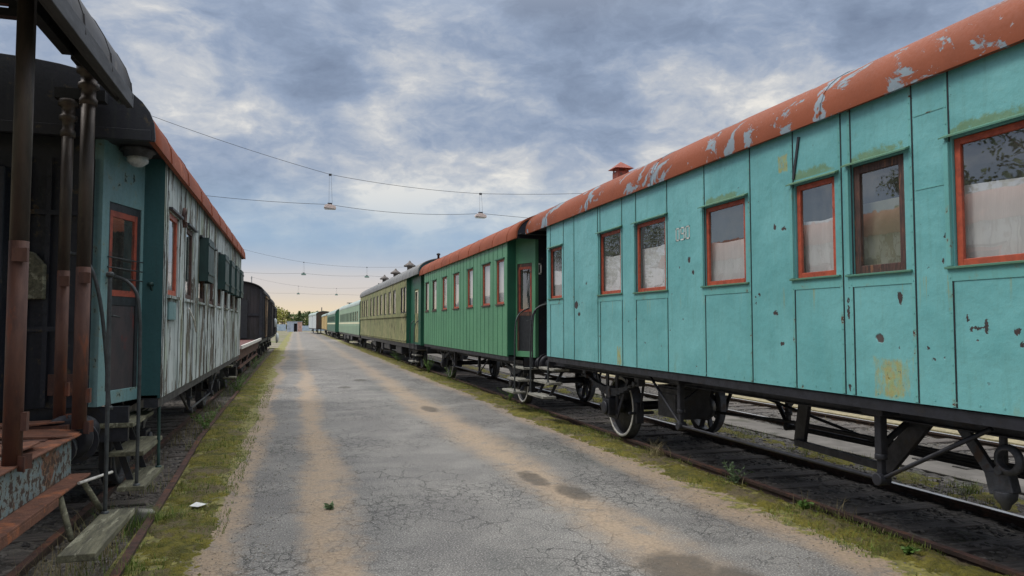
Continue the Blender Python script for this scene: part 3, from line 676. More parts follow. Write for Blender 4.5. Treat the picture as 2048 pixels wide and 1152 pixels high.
XR, XL = 6.215, -2.87
def recess_end(car, yb, d, hw, z0, ze, rb, wallmat, doormat_, postmat, endmat, door_z1=3.22, roofhw=1.58, win='door_red', vest=None, panel='door_panel'):
    """the narrowed vestibule at one end: return wall, slanting door wall, end wall. d=-1 near end, +1 far end"""
    o1, o2 = hw-.20, hw-.44; L = .74; ye = yb+d*L
    mb = car.mb()
    mb.box(o1-.02, hw-.004, min(yb, yb-d*.03), max(yb, yb-d*.03), z0, ze+.06)      # return wall facing the end
    car.part(mb, 'return_wall', wallmat)
    # slanted wall with door
    mb = car.mb(); dv = Vector((o2-o1, ye-yb, 0)); ln = dv.length; dv.normalize(); nv = Vector((abs(dv.y), dv.x*(-1 if dv.y < 0 else 1)*-1, 0))
    nv = Vector((dv.y, -dv.x, 0)); nv = nv if nv.x > 0 else -nv
    def W(u, w, z): p = Vector((o1, yb, 0))+dv*u+nv*w; return (p.x, p.y, z)
    def wb(m, u0, u1, w0, w1, za, zb):
        i = [m.pt(W(u, w, z)) for z in (za, zb) for u, w in ((u0,w0),(u1,w0),(u1,w1),(u0,w1))]
        for q in ((0,3,2,1),(4,5,6,7),(0,1,5,4),(1,2,6,5),(2,3,7,6),(3,0,4,7)): m.face([i[k] for k in q])
    du0, du1 = .05, ln-.12
    wb(mb, 0, du0, -.03, 0, z0, ze+.06); wb(mb, du1, ln, -.03, .012, z0, ze+.06); wb(mb, du0, du1, -.03, 0, door_z1, ze+.06); wb(mb, du0, du1, -.03, 0, z0, z0+.13)
    wb(mb, ln-.05, ln+.03, -.06, .03, z0, ze+.06)
    car.part(mb, 'vestibule_wall', vest or wallmat, bevel=.004)
    mb = car.mb(); zb = z0+.13; fr = .055
    wb(mb, du0, du0+fr, -.05, -.012, zb, door_z1); wb(mb, du1-fr, du1, -.05, -.012, zb, door_z1); wb(mb, du0+fr, du1-fr, -.05, -.012, door_z1-fr*1.4, door_z1)
    zm = 2.28
    wb(mb, du0+fr, du1-fr, -.045, -.018, zm-.12, zm-.03)
    mb.cur = 1; wb(mb, du0+fr, du1-fr, -.045, -.025, zb, zm-.12); mb.cur = 0
    dr = car.part(mb, 'door', [doormat_, panel])
    mb = car.mb(); a, b = du0+fr, du1-fr
    wb(mb, a, a+.05, -.04, -.014, zm-.03, door_z1-fr*1.4); wb(mb, b-.05, b, -.04, -.014, zm-.03, door_z1-fr*1.4)
    wb(mb, a+.05, b-.05, -.04, -.014, zm-.03, zm+.03); wb(mb, a+.05, b-.05, -.04, -.014, door_z1-fr*1.4-.06, door_z1-fr*1.4)
    car.part(mb, 'window_frame', win, dr)
    mb = car.mb(); mb.poly([W(a+.04, -.03, zm+.02), W(b-.04, -.03, zm+.02), W(b-.04, -.03, door_z1-fr*1.4-.05), W(a+.04, -.03, door_z1-fr*1.4-.05)]); car.part(mb, 'pane', 'window_glass', dr)
    mb = car.mb(); p = W(du1-fr-.03, .03, 2.05); mb.tube([W(du1-fr-.02, -.02, 2.05), W(du1-fr-.02, .035, 2.05), W(du1-fr-.12, .035, 2.04)], .01, 8); car.part(mb, 'handle', 'handrail_iron', dr)
    # end wall
    P = roof_profile(roofhw-.06, ze, rb-.05); mb = car.mb(); oe = o2+.0
    prof = [(-oe, z0), (oe, z0), (oe, ze+.05)]+[p for p in P if abs(p[0]) < oe-.02 and p[1] > ze]+[(-oe, ze+.05)]
    y_ = ye-d*.0; mb.prism(prof, min(y_, y_-d*.05), max(y_, y_-d*.05))
    ew = car.part(mb, 'end_wall', endmat)
    # soffit that closes the roof over the recess
    mb = car.mb(); mb.box(-roofhw+.06, roofhw-.06, min(yb, ye+d*.35), max(yb, ye+d*.35), ze+.055, ze+.075); car.part(mb, 'soffit', 'canopy_soffit')
    return ye
def fascia(car, y, hw, ze, b, mat, drop=.12, d=-1, n=2.5):
    P = roof_profile(hw-.045, ze, b-.045, n); mb = car.mb()
    mb.prism([(hw-.05, ze-drop)]+P+[(-hw+.05, ze-drop)], min(y, y+d*-.04), max(y, y+d*-.04)); mb.box(-hw+.08, hw-.08, min(y-d*.0, y+d*.02), max(y, y+d*.02), ze-drop, ze-drop+.10)
    return car.part(mb, 'roof_end_board', mat, bevel=.004)

# ---- teal carriage
car = Car('passenger_carriage', 'turquoise sheet metal carriage with orange roof, nearest on the right, number 090', 'train carriage', XR, -1, -.1, 14.58)
HW = XR-4.70; Z0, ZE, RB = 1.345, 3.885, .635
tw = [(12.56,13.22,2.45,3.42,'o',.55),(10.02,10.81,2.435,3.425,'o',.62),(8.63,9.50,2.42,3.41,'o',.66),(6.84,7.66,2.42,3.36,'o',.55),(5.46,6.01,2.41,3.33,'o',.62),(4.67,5.25,2.40,3.36,'b',0),(2.9,4.22,2.395,3.36,'o',.62),(1.3,2.2,2.39,3.36,'o',.6)]
seam_y = [13.20,12.49,11.96,10.91,10.81,9.99,9.52,8.60,7.68,6.76,6.05,5.39,5.27,4.60,4.26,2.85,2.25,1.2]
mb = car.mb(); skin(mb, HW, -.1+1.2, 13.40, Z0, ZE+.05, tw)
strips(mb, HW, seam_y, Z0, ZE)
mb.cur = 1
for y in seam_y:
    z = Z0+.06
    while z < ZE-.05:
        mb.box(HW+.006, HW+.0105, y-.005, y+.005, z-.005, z+.005); z += .13
y = 1.2
while y < 13.3: mb.box(HW, HW+.004, y-.006, y+.006, Z0+.035, Z0+.047); y += .19
mb.cur = 0
mb.cur = 1
for w in tw: mb.box(HW-.001, HW+.006, w[0]-.06, w[1]+.06, w[2]-.105, w[2]-.012)
mb.cur = 0
car.part(mb, 'side_wall', ['teal', 'teal_strip', 'dark_frame', 'teal_sill'], recalc=False)
for (a, b, z) in ((4.28,4.56,3.62),(4.28,4.56,3.03)):
    mb = car.mb(); mb.box(HW+.0005, HW+.004, a, b, z-.004, z+.004); car.part(mb, 'cover_strip', 'teal_strip')
mb = car.mb(); mb.bar((HW+.006, 6.02, 3.40), (HW+.006, 5.93, 3.80), .012, .03); car.part(mb, 'cover_strip', 'dark_frame')
for w in tw:
    kw = dict(mat='orange_frame', curtain=w[5]) if w[4] == 'o' else dict(mat='brown_frame', board=.66, fw=.07, label='dark bare wooden window frame with no curtain')
    win = window(car, HW, w[0]+.005, w[1]-.005, w[2]+.005, w[3]-.005, **kw)
    mb = car.mb()
    z = w[3]+.012; a, b = w[0]-.07, w[1]+.07
    i = [mb.pt(p) for p in ((HW-.002,a,z+.03),(HW-.002,b,z+.03),(HW+.055,b,z+.004),(HW+.055,a,z+.004),(HW-.002,a,z+.012),(HW-.002,b,z+.012),(HW+.055,b,z-.008),(HW+.055,a,z-.008))]
    for q in ((0,1,2,3),(7,6,5,4),(0,4,5,1),(1,5,6,2),(2,6,7,3),(3,7,4,0)): mb.face([i[k] for k in q])
    car.part(mb, 'rain_hood', 'teal_sill')
    mb = car.mb(); mb.box(HW-.002, HW+.028, w[1]+.012, w[1]+.052, w[2]+.006, w[3]-.02); car.part(mb, 'window_guide', 'teal_strip', bevel=.004)
    mb = car.mb(); mb.box(HW-.002, HW+.03, a, b, w[2]-.014, w[2]+.004); car.part(mb, 'window_sill', 'teal_sill', bevel=.003)
mb = car.mb(); skin(mb, -HW, 1.1, 13.40, Z0, ZE+.05, []); car.part(mb, 'far_side_wall', 'teal', recalc=False)
mb = car.mb(); mb.box(-.02, .0, 1.2, 13.3, Z0+.03, ZE); car.part(mb, 'inner_partition', 'dark_inside')
roof(car, 1.585, ZE, RB, -.1, 14.58, 'orange_roof', seams=[2.8,3.35,5.55,8.9,11.2,13.3], drop=.02)
for y, d in ((13.40, 1), (1.1, -1)): recess_end(car, y, d, HW, Z0, ZE, RB, 'navy', 'brown_frame', 'teal', 'navy')
for y, d in ((14.55, 1), (-.07, -1)): fascia(car, y, 1.585, ZE, RB, 'navy', drop=.02, d=d)
vent_hood(car, 12.05, .55, 4.64, .75)
chassis(car, HW, 1.1, 13.4, Z0)
for y in (11.45, 2.71): axle_gear(car, y, .525, 1.04)
truss(car, 1.3, 5.21, 8.65, 4.15, 9.5, .62, 1.2)
truss(car, -.72, 4.6, 9.1, 4.0, 9.62, .47, 1.15, r=.038)
mb = car.mb()
mb.bar((.75, 6.98, .62), (.85, 6.74, 1.2), .05, .15, up=(0,1,0)); mb.bar((.95, 5.55, .62), (1.0, 4.98, 1.2), .05, .16, up=(0,1,0))
mb.bar((.8, 6.98, .64), (.95, 5.55, .64), .05, .07)
car.part(mb, 'brake_frame', 'black_iron')
mb = car.mb(); mb.box(.45, .95, 9.32, 9.95, .60, 1.06); mb.box(.43, .97, 9.30, 9.97, 1.0, 1.03); mb.box(.952, .96, 9.4, 9.87, .68, .95); car.part(mb, 'battery_box', 'black_iron', bevel=.01)
mb = car.mb(); mb.lathe((.35, 10.0, .72), (0,-1,0), [(0,.12),(.03,.18),(.4,.18),(.44,.12),(.5,.06)], 20); mb.bar((.35, 9.8, .85), (.35, 9.8, 1.1), .1, .2); car.part(mb, 'dynamo', 'black_iron')
mb = car.mb(); mb.tube([(.1, 11.4, .55), (.12, 8, .72), (.15, 3, .72)], .022, 8); mb.tube([(-.3, 9.6, .98), (-.3, 7.0, .6), (-.3, 3.2, .6)], .02, 8); mb.lathe((-.55, 4.6, .95), (0,-1,0), [(0,.1),(.03,.17),(.7,.17),(.73,.1)], 18)
car.part(mb, 'brake_gear', 'black_iron')
mb = car.mb(); mb.bar((1.12, 4.56, 1.16), (1.10, 4.25, .74), .05, .085); mb.bar((1.10, 4.26, .86), (1.10, 4.22, .70), .09, .20); mb.lathe((1.10, 4.22, .72), (0,0,-1), [(0,.085),(.06,.075),(.10,.04),(.14,.025)], 12)
mb.bar((1.08, 4.24, .8), (1.08, 4.24, 1.2), .04, .05); mb.lathe((1.13, 4.13, .97), (1,0,0), [(0,.085),(.02,.115),(.05,.115),(.07,.085),(.07,.07),(0,.07),(0,.085)], 20, caps=False); mb.cyl((1.06, 4.2, .88), (1.2, 4.2, .88), .035, 12)
car.part(mb, 'spring_bracket', 'dull_iron', bevel=.008)
steps(car, 13.48, 14.42, [(1.08,1.02,1.34),(.82,1.16,1.46),(.55,1.30,1.58)])
rail_pipe(car, [(XR-1.52, 14.42, .55), (XR-1.52, 14.44, 1.9), (XR-1.45, 14.42, 2.3), (XR-1.1, 14.3, 2.42)])
rail_pipe(car, [(XR-1.44, 13.56, .82), (XR-1.44, 13.55, 1.25), (XR-1.35, 13.5, 1.32)])
buffers(car, 14.5, 1, 1.12)
lettering(car, '090', lambda u, v, d: (HW+d, 8.34-u, 3.045+v), .078, .15, .046, .016)

# ---- green carriage
car = Car('passenger_carriage', 'green boarded carriage with orange roof behind the turquoise carriage', 'train carriage', XR, -1, 15.29, 28.4)
gz0, gze = 1.22, 3.89
gw = [(16.46,17.13),(17.75,18.53),(19.62,20.28),(21.42,22.21),(23.25,23.99),(25.08,25.86),(26.62,27.33)]
gw = [(a, b, 2.45, 3.52) for a, b in gw]
mb = car.mb(); skin(mb, HW, 16.16, 27.62, gz0, gze+.04, gw); strips(mb, HW, [16.2+.42*i for i in range(28)], gz0, 2.40, .03); strips(mb, HW, [16.2+.42*i for i in range(28)], 3.56, gze, .03)
strips(mb, HW, [y for y in [16.2+.42*i for i in range(28)] if not any(a-.03 < y < b+.03 for a, b, c, d in gw)], 2.38, 3.58, .03)
car.part(mb, 'side_wall', ['green', 'green', 'deep_green'], recalc=False)
for w in gw:
    window(car, HW, *w, mat='brown_frame' if w[0] > 24 else 'orange_frame', curtain=.97 if rnd.random() < .8 else .7)
    mb = car.mb(); mb.box(HW-.002, HW+.035, w[0]-.06, w[1]+.06, w[3]+.0, w[3]+.025); car.part(mb, 'rain_hood', 'deep_green')
    mb = car.mb(); mb.box(HW-.002, HW+.03, w[0]-.05, w[1]+.05, w[2]-.03, w[2]-.002); car.part(mb, 'window_sill', 'brown_frame')
mb = car.mb(); skin(mb, -HW, 16.16, 27.62, gz0, gze+.04, []); car.part(mb, 'far_side_wall', 'green', recalc=False)
mb = car.mb(); mb.box(-.02, 0, 16.2, 27.6, gz0+.03, gze); car.part(mb, 'inner_partition', 'dark_inside')
roof(car, 1.585, gze, RB, 15.29, 28.4, 'orange_roof_plain', seams=[16+1.3*i for i in range(10)], drop=.02)
recess_end(car, 16.16, -1, HW, gz0, gze, RB, 'deep_green', 'brown_frame', 'green', 'navy', door_z1=3.36, vest='green', panel='dark_frame')
recess_end(car, 27.62, 1, HW, gz0, gze, RB, 'deep_green', 'brown_frame', 'green', 'navy', door_z1=3.36)
for y, d in ((15.32, -1), (28.37, 1)): fascia(car, y, 1.585, gze, RB, 'navy', drop=.02, d=d)
mb = car.mb(); mb.box(-.55, .55, 14.95, 15.42, gz0, 3.55); mb.box(-.62, .62, 15.2, 15.42, gz0, 3.7); car.part(mb, 'gangway', 'navy', bevel=.02)
lettering(car, '0', lambda u, v, d: (1.02-u, 15.42-d, 3.1+v), .07, .22, .05, .035)
mb = car.mb(); mb.lathe((.95, 27.7, 4.22), (0,0,1), [(0,.045),(.42,.045),(.42,.075),(.47,.075),(.50,.03)], 14); car.part(mb, 'stove_pipe', 'black_iron')
chassis(car, HW, 16.16, 27.62, gz0)
for y in (17.08, 25.82): axle_gear(car, y, .525, .94)
truss(car, 1.25, 19.9, 23.1, 18.7, 24.4, .60, 1.1); truss(car, -1.25, 19.9, 23.1, 18.7, 24.4, .60, 1.1)
steps(car, 15.42, 16.32, [(1.0,1.02,1.36),(.74,1.16,1.48),(.48,1.30,1.60)])
rail_pipe(car, [(XR-1.54, 15.5, .48), (XR-1.54, 15.5, 1.9), (XR-1.45, 15.55, 2.2), (XR-1.12, 15.75, 2.34)])
rail_pipe(car, [(XR-1.2, 15.28, 1.0), (XR-1.2, 15.28, 2.0), (XR-1.12, 15.3, 2.32), (XR-.85, 15.36, 2.45)])
buffers(car, 15.35, -1, 1.1)
lettering(car, '0608', lambda u, v, d: (.98-u, 15.58-d, .98+v), .05, .09, .04, .02)
mb = car.mb(); mb.box(-1.3, 1.3, 15.585, 15.64, .9, 1.2); car.part(mb, 'buffer_beam', 'black_iron')

# ---- bogie helper for long carriages
def bogie(car, y, rad=.5, span=1.2, axles=2):
    ys = [y-span, y+span] if axles == 2 else [y-span*1.3, y, y+span*1.3]
    for yy in ys:
        wheel(car, .80, yy, rad, 1, None); wheel(car, -.80, yy, rad, -1, None)
    mb = car.mb()
    for s_ in (1, -1):
        a, b = sorted((s_*.98, s_*1.10)); mb.box(a, b, ys[0]-.35, ys[-1]+.35, .62, .80)
        for yy in ys:
            mb.box(a-.02, b+.05, yy-.15, yy+.15, .38, .72); mb.lathe(((b+.05) if s_ > 0 else a-.05, yy, .54), (s_,0,0), [(0,.1),(.04,.08)], 12)
        mb.box(a, b+.02, y-.5, y+.5, .30, .42)
        for e in (-.35, -.12, .12, .35): mb.cyl(((a+b)/2, y+e, .42), ((a+b)/2, y+e, .64), .07, 8)
    mb.box(-1, 1, y-.2, y+.2, .6, .85)
    car.part(mb, 'bogie_frame', 'black_iron')
def long_under(car, hw, y0, y1, z0, boxes):
    mb = car.mb(); mb.box(-hw+.05, hw-.05, y0, y1, z0-.18, z0-.004); mb.box(-hw+.02, hw-.02, y0+.05, y1-.05, z0-.004, z0+.02)
    car.part(mb, 'underframe', 'black_iron')
    for (a, b, zl) in boxes:
        mb = car.mb(); mb.box(.6, hw-.12, a, b, zl, z0-.18); mb.box(.58, hw-.10, a+.05, b-.05, zl+.05, z0-.22); car.part(mb, 'equipment_box', 'black_iron', bevel=.02)

# ---- yellow green carriage
car = Car('sleeping_carriage', 'long weathered yellow-green wooden carriage with three chimney cowls', 'train carriage', XR, -1, 28.9, 56.5)
yz0, yze, yb = 1.10, 4.02, .66
yw = [(32.45,33.15),(33.4,34.1)]+[(36.0+1.95*i, 36.95+1.95*i) for i in range(7)]+[(50.6,51.6),(52.4,53.4),(54.2,55.2)]
yw = [(a, b, 2.46, 3.66) for a, b in yw]
mb = car.mb(); skin(mb, HW, 32.3, 56.3, yz0+.02, yze+.04, yw)
mb.cur = 1; mb.box(HW, HW+.05, 32.28, 56.3, 2.30, 2.42); mb.box(HW, HW+.03, 32.28, 56.3, yz0+.10, yz0+.16)
mb.cur = 0; 
car.part(mb, 'side_wall', ['yellow_planks', 'yellow_planks'], recalc=False)
for w in yw: window(car, HW, *w, mat='dark_frame', fw=.06, curtain=.9 if rnd.random() < .25 else None)
mb = car.mb(); skin(mb, -HW, 32.3, 56.3, yz0, yze+.04, []); car.part(mb, 'far_side_wall', 'yellow_planks', recalc=False)
mb = car.mb(); mb.box(-.02, 0, 32.3, 56.2, yz0, yze); car.part(mb, 'inner_partition', 'dark_inside')
roof(car, 1.56, yze, yb, 28.9, 56.5, 'grey_roof', seams=[30+1.1*i for i in range(24)], drop=.04)
mb = car.mb(); o1 = HW-.19
mb.box(o1, HW-.004, 32.27, 32.30, yz0, yze+.05); car.part(mb, 'return_wall', 'deep_green')
vw = [(30.15, 31.15, yz0+.1, 3.45)]
mb = car.mb(); skin(mb, o1, 29.5, 32.3, yz0, yze+.05, vw); car.part(mb, 'vestibule_wall', 'deep_green', recalc=False)
mb = car.mb(); mb.box(o1-.05, o1-.02, 30.15, 31.15, yz0+.1, 2.42); mb.box(o1-.05, o1-.02, 30.15, 30.27, 2.42, 3.45); mb.box(o1-.05, o1-.02, 31.03, 31.15, 2.42, 3.45); mb.box(o1-.05, o1-.02, 30.27, 31.03, 3.35, 3.45)
dr = car.part(mb, 'door', ['yellow_planks']); mb = car.mb(); mb.quad((o1-.04, 30.27, 2.42), (o1-.04, 31.03, 2.42), (o1-.04, 31.03, 3.35), (o1-.04, 30.27, 3.35)); car.part(mb, 'pane', 'window_glass', dr)
mb = car.mb(); mb.box(o1-.012, o1-.001, 30.25, 30.30, 2.4, 3.37); mb.box(o1-.012, o1-.001, 31.0, 31.05, 2.4, 3.37); mb.box(o1-.012, o1-.001, 30.25, 31.05, 3.33, 3.38); car.part(mb, 'window_frame', 'cream', dr)
end_wall(car, 29.5, o1, yz0, yze, yb, 'deep_green'); end_wall(car, 56.26, HW, yz0, yze, yb, 'deep_green')
fascia(car, 28.94, 1.56, yze, yb, 'dark_teal', drop=.04)
mb = car.mb(); mb.box(-.6, .6, 28.75, 29.55, yz0, 3.7); car.part(mb, 'gangway', 'navy', bevel=.02)
for i, y in enumerate((39.8, 45.7, 51.7)):
    mb = car.mb(); z = yze+yb-.12
    mb.lathe((.25, y, z), (0,0,1), [(q*1.0, w_*.64) for q, w_ in ((0,.34),(.25,.27),(.42,.22),(.55,.24),(.56,.50),(.62,.52),(.72,.30),(.80,.12),(.84,.10),(.90,.02))], 14)
    car.part(mb, 'chimney_cowl', 'chimney_tin')
mb = car.mb(); mb.cyl((.3, 55.0, yze+yb-.1), (.3, 55.0, yze+yb+.35), .05, 10); car.part(mb, 'stove_pipe', 'black_iron')
long_under(car, HW, 29.6, 56.3, yz0, [(34.5,36.5,.55),(39,41.5,.62),(42.2,43,.5),(46,47.4,.6)])
bogie(car, 49.9, axles=3); bogie(car, 33.4, axles=3)
steps(car, 30.1, 31.3, [(.92,.98,1.28),(.68,1.14,1.42),(.42,1.28,1.56)])
rail_pipe(car, [(XR-1.5, 30.1, .44), (XR-1.5, 30.1, 1.8), (XR-1.4, 30.1, 2.1), (XR-1.05, 30.1, 2.2)])
rail_pipe(car, [(XR-1.5, 31.3, .44), (XR-1.5, 31.3, 1.8), (XR-1.4, 31.3, 2.1), (XR-1.05, 31.3, 2.2)])

def modern(label, y0, y1, body, lower, roofm, stripe, z0, ze, b, nwin, end=None, boxes=(), wz=(2.18,3.0), hw=HW, name='passenger_carriage'):
    car = Car(name, label, 'train carriage', XR, -1, y0, y1)
    pitch = (y1-y0-3)/nwin; wins = [(y0+1.6+pitch*i, y0+1.6+pitch*i+pitch*.62, wz[0], wz[1]) for i in range(nwin)]
    mb = car.mb(); skin(mb, hw, y0, y1, z0, ze+.03, wins)
    mb.cur = 1
    if stripe: mb.box(hw, hw+.006, y0+.01, y1-.01, stripe[0], stripe[1])
    mb.cur = 2
    for k in range(6):
        z = z0+.06+k*(wz[0]-.35-z0)/6; mb.box(hw, hw+.025, y0+.02, y1-.02, z, z+.035)
    car.part(mb, 'side_wall', [body, 'cream', lower], recalc=False)
    for w in wins: window(car, hw, *w, mat='dark_frame', fw=.05)
    mb = car.mb(); skin(mb, -hw, y0, y1, z0, ze+.03, []); car.part(mb, 'far_side_wall', body, recalc=False)
    mb = car.mb(); mb.box(-.02, 0, y0, y1, z0, ze); car.part(mb, 'inner_partition', 'dark_inside')
    roof(car, hw+.02, ze, b, y0-.1, y1+.1, roofm, seams=[y0+1.4*i for i in range(int((y1-y0)/1.4))], drop=.03, n=2.3)
    end_wall(car, y0-.02, hw, z0, ze, b, end or body, n=2.3); end_wall(car, y1-.02, hw, z0, ze, b, end or body, n=2.3)
    mb = car.mb(); mb.box(-.6, .6, y0-.35, y0, z0, 3.4); car.part(mb, 'gangway', 'navy', bevel=.02)
    long_under(car, hw, y0+.2, y1-.2, z0, boxes)
    bogie(car, y0+4.2); bogie(car, y1-4.2)
    return car
c_ = modern('pale green ribbed carriage with cream stripe beyond the chimney-cowl carriage', 57.2, 84.9, 'pale_green', 'pale_green', 'silver_roof', (1.98,2.12), 1.10, 3.52, .62, 13, 'deep_green', [(66,68,.5),(70,73.4,.55),(75,77,.5)])
mb = c_.mb(); mb.box(.2, .5, 83.8, 84.3, 4.1, 4.32); mb.box(.0, .7, 83.6, 84.5, 4.32, 4.38); c_.part(mb, 'roof_vent', 'black_iron')
c_ = modern('dark green ribbed carriage with cream stripe, second ribbed one along the row', 93.4, 117.6, 'dark_green', 'dark_green', 'silver_roof', (1.95,2.12), 1.0, 3.30, .75, 11, 'deep_green', [(103,106,.5)], wz=(2.25,3.0))
mb = c_.mb(); mb.box(-.3, .6, 95, 96, 4.0, 4.16); c_.part(mb, 'roof_vent', 'black_iron')
# ---- tan van and grey van at the far end
def van(label, y0, y1, xc, sgn, z0, ze, b, hw, side, end, roofm, rz=0., name='goods_van', cat='goods wagon', door=True, posts=0, endposts=False, under=True, rad=.5, rn=2.3):
    car = Car(name, label, cat, xc, sgn, y0, y1, rz)
    mb = car.mb(); skin(mb, hw, y0, y1, z0, ze+.03, []); skin(mb, -hw, y0, y1, z0, ze+.03, []); car.part(mb, 'side_wall', side, recalc=False)
    if door:
        m = (y0+y1)/2; mb = car.mb(); mb.box(hw, hw+.05, m-.9, m+.9, z0+.05, ze-.15); mb.box(hw, hw+.09, m-1.6, m+1.6, ze-.15, ze-.08); mb.bar((hw+.06, m-.85, z0+.1), (hw+.06, m+.85, ze-.25), .03, .08); car.part(mb, 'sliding_door', side)
    if posts:
        for k in range(posts+1):
            mb = car.mb(); y = y0+(y1-y0)*k/posts; mb.box(hw, hw+.07, y-.05, y+.05, z0, ze); car.part(mb, 'side_post', 'black_iron')
    if endposts:
        for o in (-hw+.05, -.5, .5, hw-.05):
            mb = car.mb(); mb.box(o-.06, o+.06, y0-.09, y0-.02, z0, ze+.15); car.part(mb, 'end_post', 'black_iron')
        mb = car.mb(); mb.box(-hw+.1, hw-.1, y0-.07, y0-.03, (z0+ze)/2, (z0+ze)/2+.1); car.part(mb, 'end_rail', 'black_iron')
    end_wall(car, y0-.02, hw, z0, ze, b, end, n=rn); end_wall(car, y1-.02, hw, z0, ze, b, end, n=rn)
    roof(car, hw+.07, ze, b, y0-.15, y1+.15, roofm, seams=[y0+1.3*i for i in range(int((y1-y0)/1.3))], drop=.02, n=rn)
    long_under(car, hw, y0, y1, z0, [])
    for y in (y0+(y1-y0)*.22, y1-(y1-y0)*.22):
        for s_ in (1, -1):
            wheel(car, .8*s_, y, rad, s_, None)
        mb = car.mb(); mb.box(.95, 1.15, y-.15, y+.15, rad-.1, rad+.2); mb.box(.98, 1.10, y-.8, y+.8, rad+.24, rad+.34); mb.box(1.0,1.03,y-.3,y+.3,rad-.15,z0); car.part(mb, 'axle_box', 'black_iron')
    return car
van('tan wooden goods van standing past the dark green carriage', 119.2, 143, XR, -1, 1.1, 3.35, .6, 1.515, 'tan', 'tan', 'silver_roof')
c_ = van('pale grey goods van with brown boarded end at the far end of the row', 146.3, 171, 4.75, -1, 1.1, 3.75, .75, 1.5, 'grey_white', 'brown_planks_end', 'silver_roof', rz=R(2.3))
mb = c_.mb(); mb.cyl((.2, 150, 4.3), (.2, 150, 5.3), .09, 10); c_.part(mb, 'stove_pipe', 'black_iron')

# ------------------------------------------------------------------ left row
# ---- weathered carriage
car = Car('passenger_carriage', 'peeling grey plank carriage with orange roof and dark green sunshades', 'train carriage', XL, 1, 7.36, 20.3)
lw_ = 1.49; lz0, lze, lb = 1.18, 3.70, .66
lw = [(8.86+1.335*i, 9.56+1.335*i, 2.30, 3.24) for i in range(8)]
mb = car.mb(); skin(mb, lw_, 8.55, 19.98, lz0, lze+.05, lw)
strips(mb, lw_, [8.62]+[8.75+1.335*i for i in range(9)]+[9.68+1.335*i for i in range(8)], lz0, lze, .04)
car.part(mb, 'side_wall', ['grey_planks', 'grey_planks', 'dark_frame'], recalc=False)
for k, w in enumerate(lw):
    window(car, lw_, *w, mat='brown_frame' if k else 'orange_frame', fw=.06)
    mb = car.mb(); mb.box(lw_-.002, lw_+.045, w[0]-.08, w[1]+.08, w[3]+.01, w[3]+.035); car.part(mb, 'rain_hood', 'dark_frame')
    mb = car.mb(); mb.box(lw_-.002, lw_+.035, w[0]-.06, w[1]+.06, w[2]-.04, w[2]-.01); car.part(mb, 'window_sill', 'grey_planks')
    if k in (2, 4, 5, 6, 7):
        mb = car.mb(); a, b = w[0]-.03, w[1]+.03; z0, z1 = 2.60, 3.23
        mb.box(lw_+.115, lw_+.13, a, b, z0, z1); mb.box(lw_, lw_+.115, a, a+.018, z0, z1); mb.box(lw_, lw_+.115, b-.018, b, z0, z1); mb.box(lw_, lw_+.13, a, b, z1, z1+.015)
        for z in (z0+.1, z1-.1): mb.box(lw_+.13, lw_+.142, a, b, z, z+.04)
        car.part(mb, 'sunshade', 'shutter_green', bevel=.004)
mb = car.mb(); skin(mb, -lw_, 8.55, 19.98, lz0, lze+.05, []); car.part(mb, 'far_side_wall', 'grey_planks', recalc=False)
mb = car.mb(); mb.box(-.02, 0, 8.6, 19.9, lz0, lze); car.part(mb, 'inner_partition', 'dark_inside')
roof(car, 1.57, lze, lb, 7.36, 20.3, 'orange_roof_plain', seams=[8.4+1.3*i for i in range(9)], drop=.02, th=.05)
recess_end(car, 8.55, -1, lw_, lz0, lze, lb, 'dark_teal', 'dark_frame', 'faded_teal', 'navy', door_z1=3.18, roofhw=1.57, vest='faded_teal')
recess_end(car, 19.98, 1, lw_, lz0, lze, lb, 'dark_teal', 'dark_frame', 'faded_teal', 'navy', door_z1=3.18, roofhw=1.57)
for y, d in ((7.355, -1), (20.27, 1)): fascia(car, y, 1.57+(.062 if d < 0 else 0), lze, lb+(.062 if d < 0 else 0), 'navy', drop=.03, d=d)
mb = car.mb(); mb.lathe((1.30, 8.1, 3.76), (0,0,-1), [(0,.17),(.04,.17),(.05,.14),(.09,.13),(.10,.10),(.15,.09),(.18,.03)], 20); lamp_ = car.part(mb, 'entrance_lamp', 'dull_iron')
mb = car.mb(); mb.lathe((1.30, 8.1, 3.665), (0,0,-1), [(0,.105),(.05,.10),(.09,.05),(.10,.01)], 18); car.part(mb, 'lamp_glass', 'fitting_glass', lamp_)
mb = car.mb()
for z in (2.42, 2.52, 2.62): mb.cyl((1.30, 8.50, z), (1.10, 7.9, z+.01), .007, 6)
car.part(mb, 'window_bar', 'handrail_iron')
mb = car.mb(); mb.lathe((lw_+.005, 9.86, 3.33), (1,0,0), [(0,.1),(.03,.1),(.03,.06),(.0,.06),(0,.1)], 16, caps=False); mb.box(lw_, lw_+.05, 9.84, 9.88, 3.18, 3.25); car.part(mb, 'lamp_iron', 'rust_dark')
mb = car.mb(); mb.box(lw_+.002, lw_+.02, 8.86, 9.35, 2.02, 2.22); car.part(mb, 'metal_plate', 'faded_teal')
mb = car.mb(); mb.tube([(lw_+.02, 10.4, 2.18), (lw_+.05, 10.7, 2.02), (lw_+.03, 11.1, 1.86)], .012, 6); car.part(mb, 'loose_batten', 'white_paint')
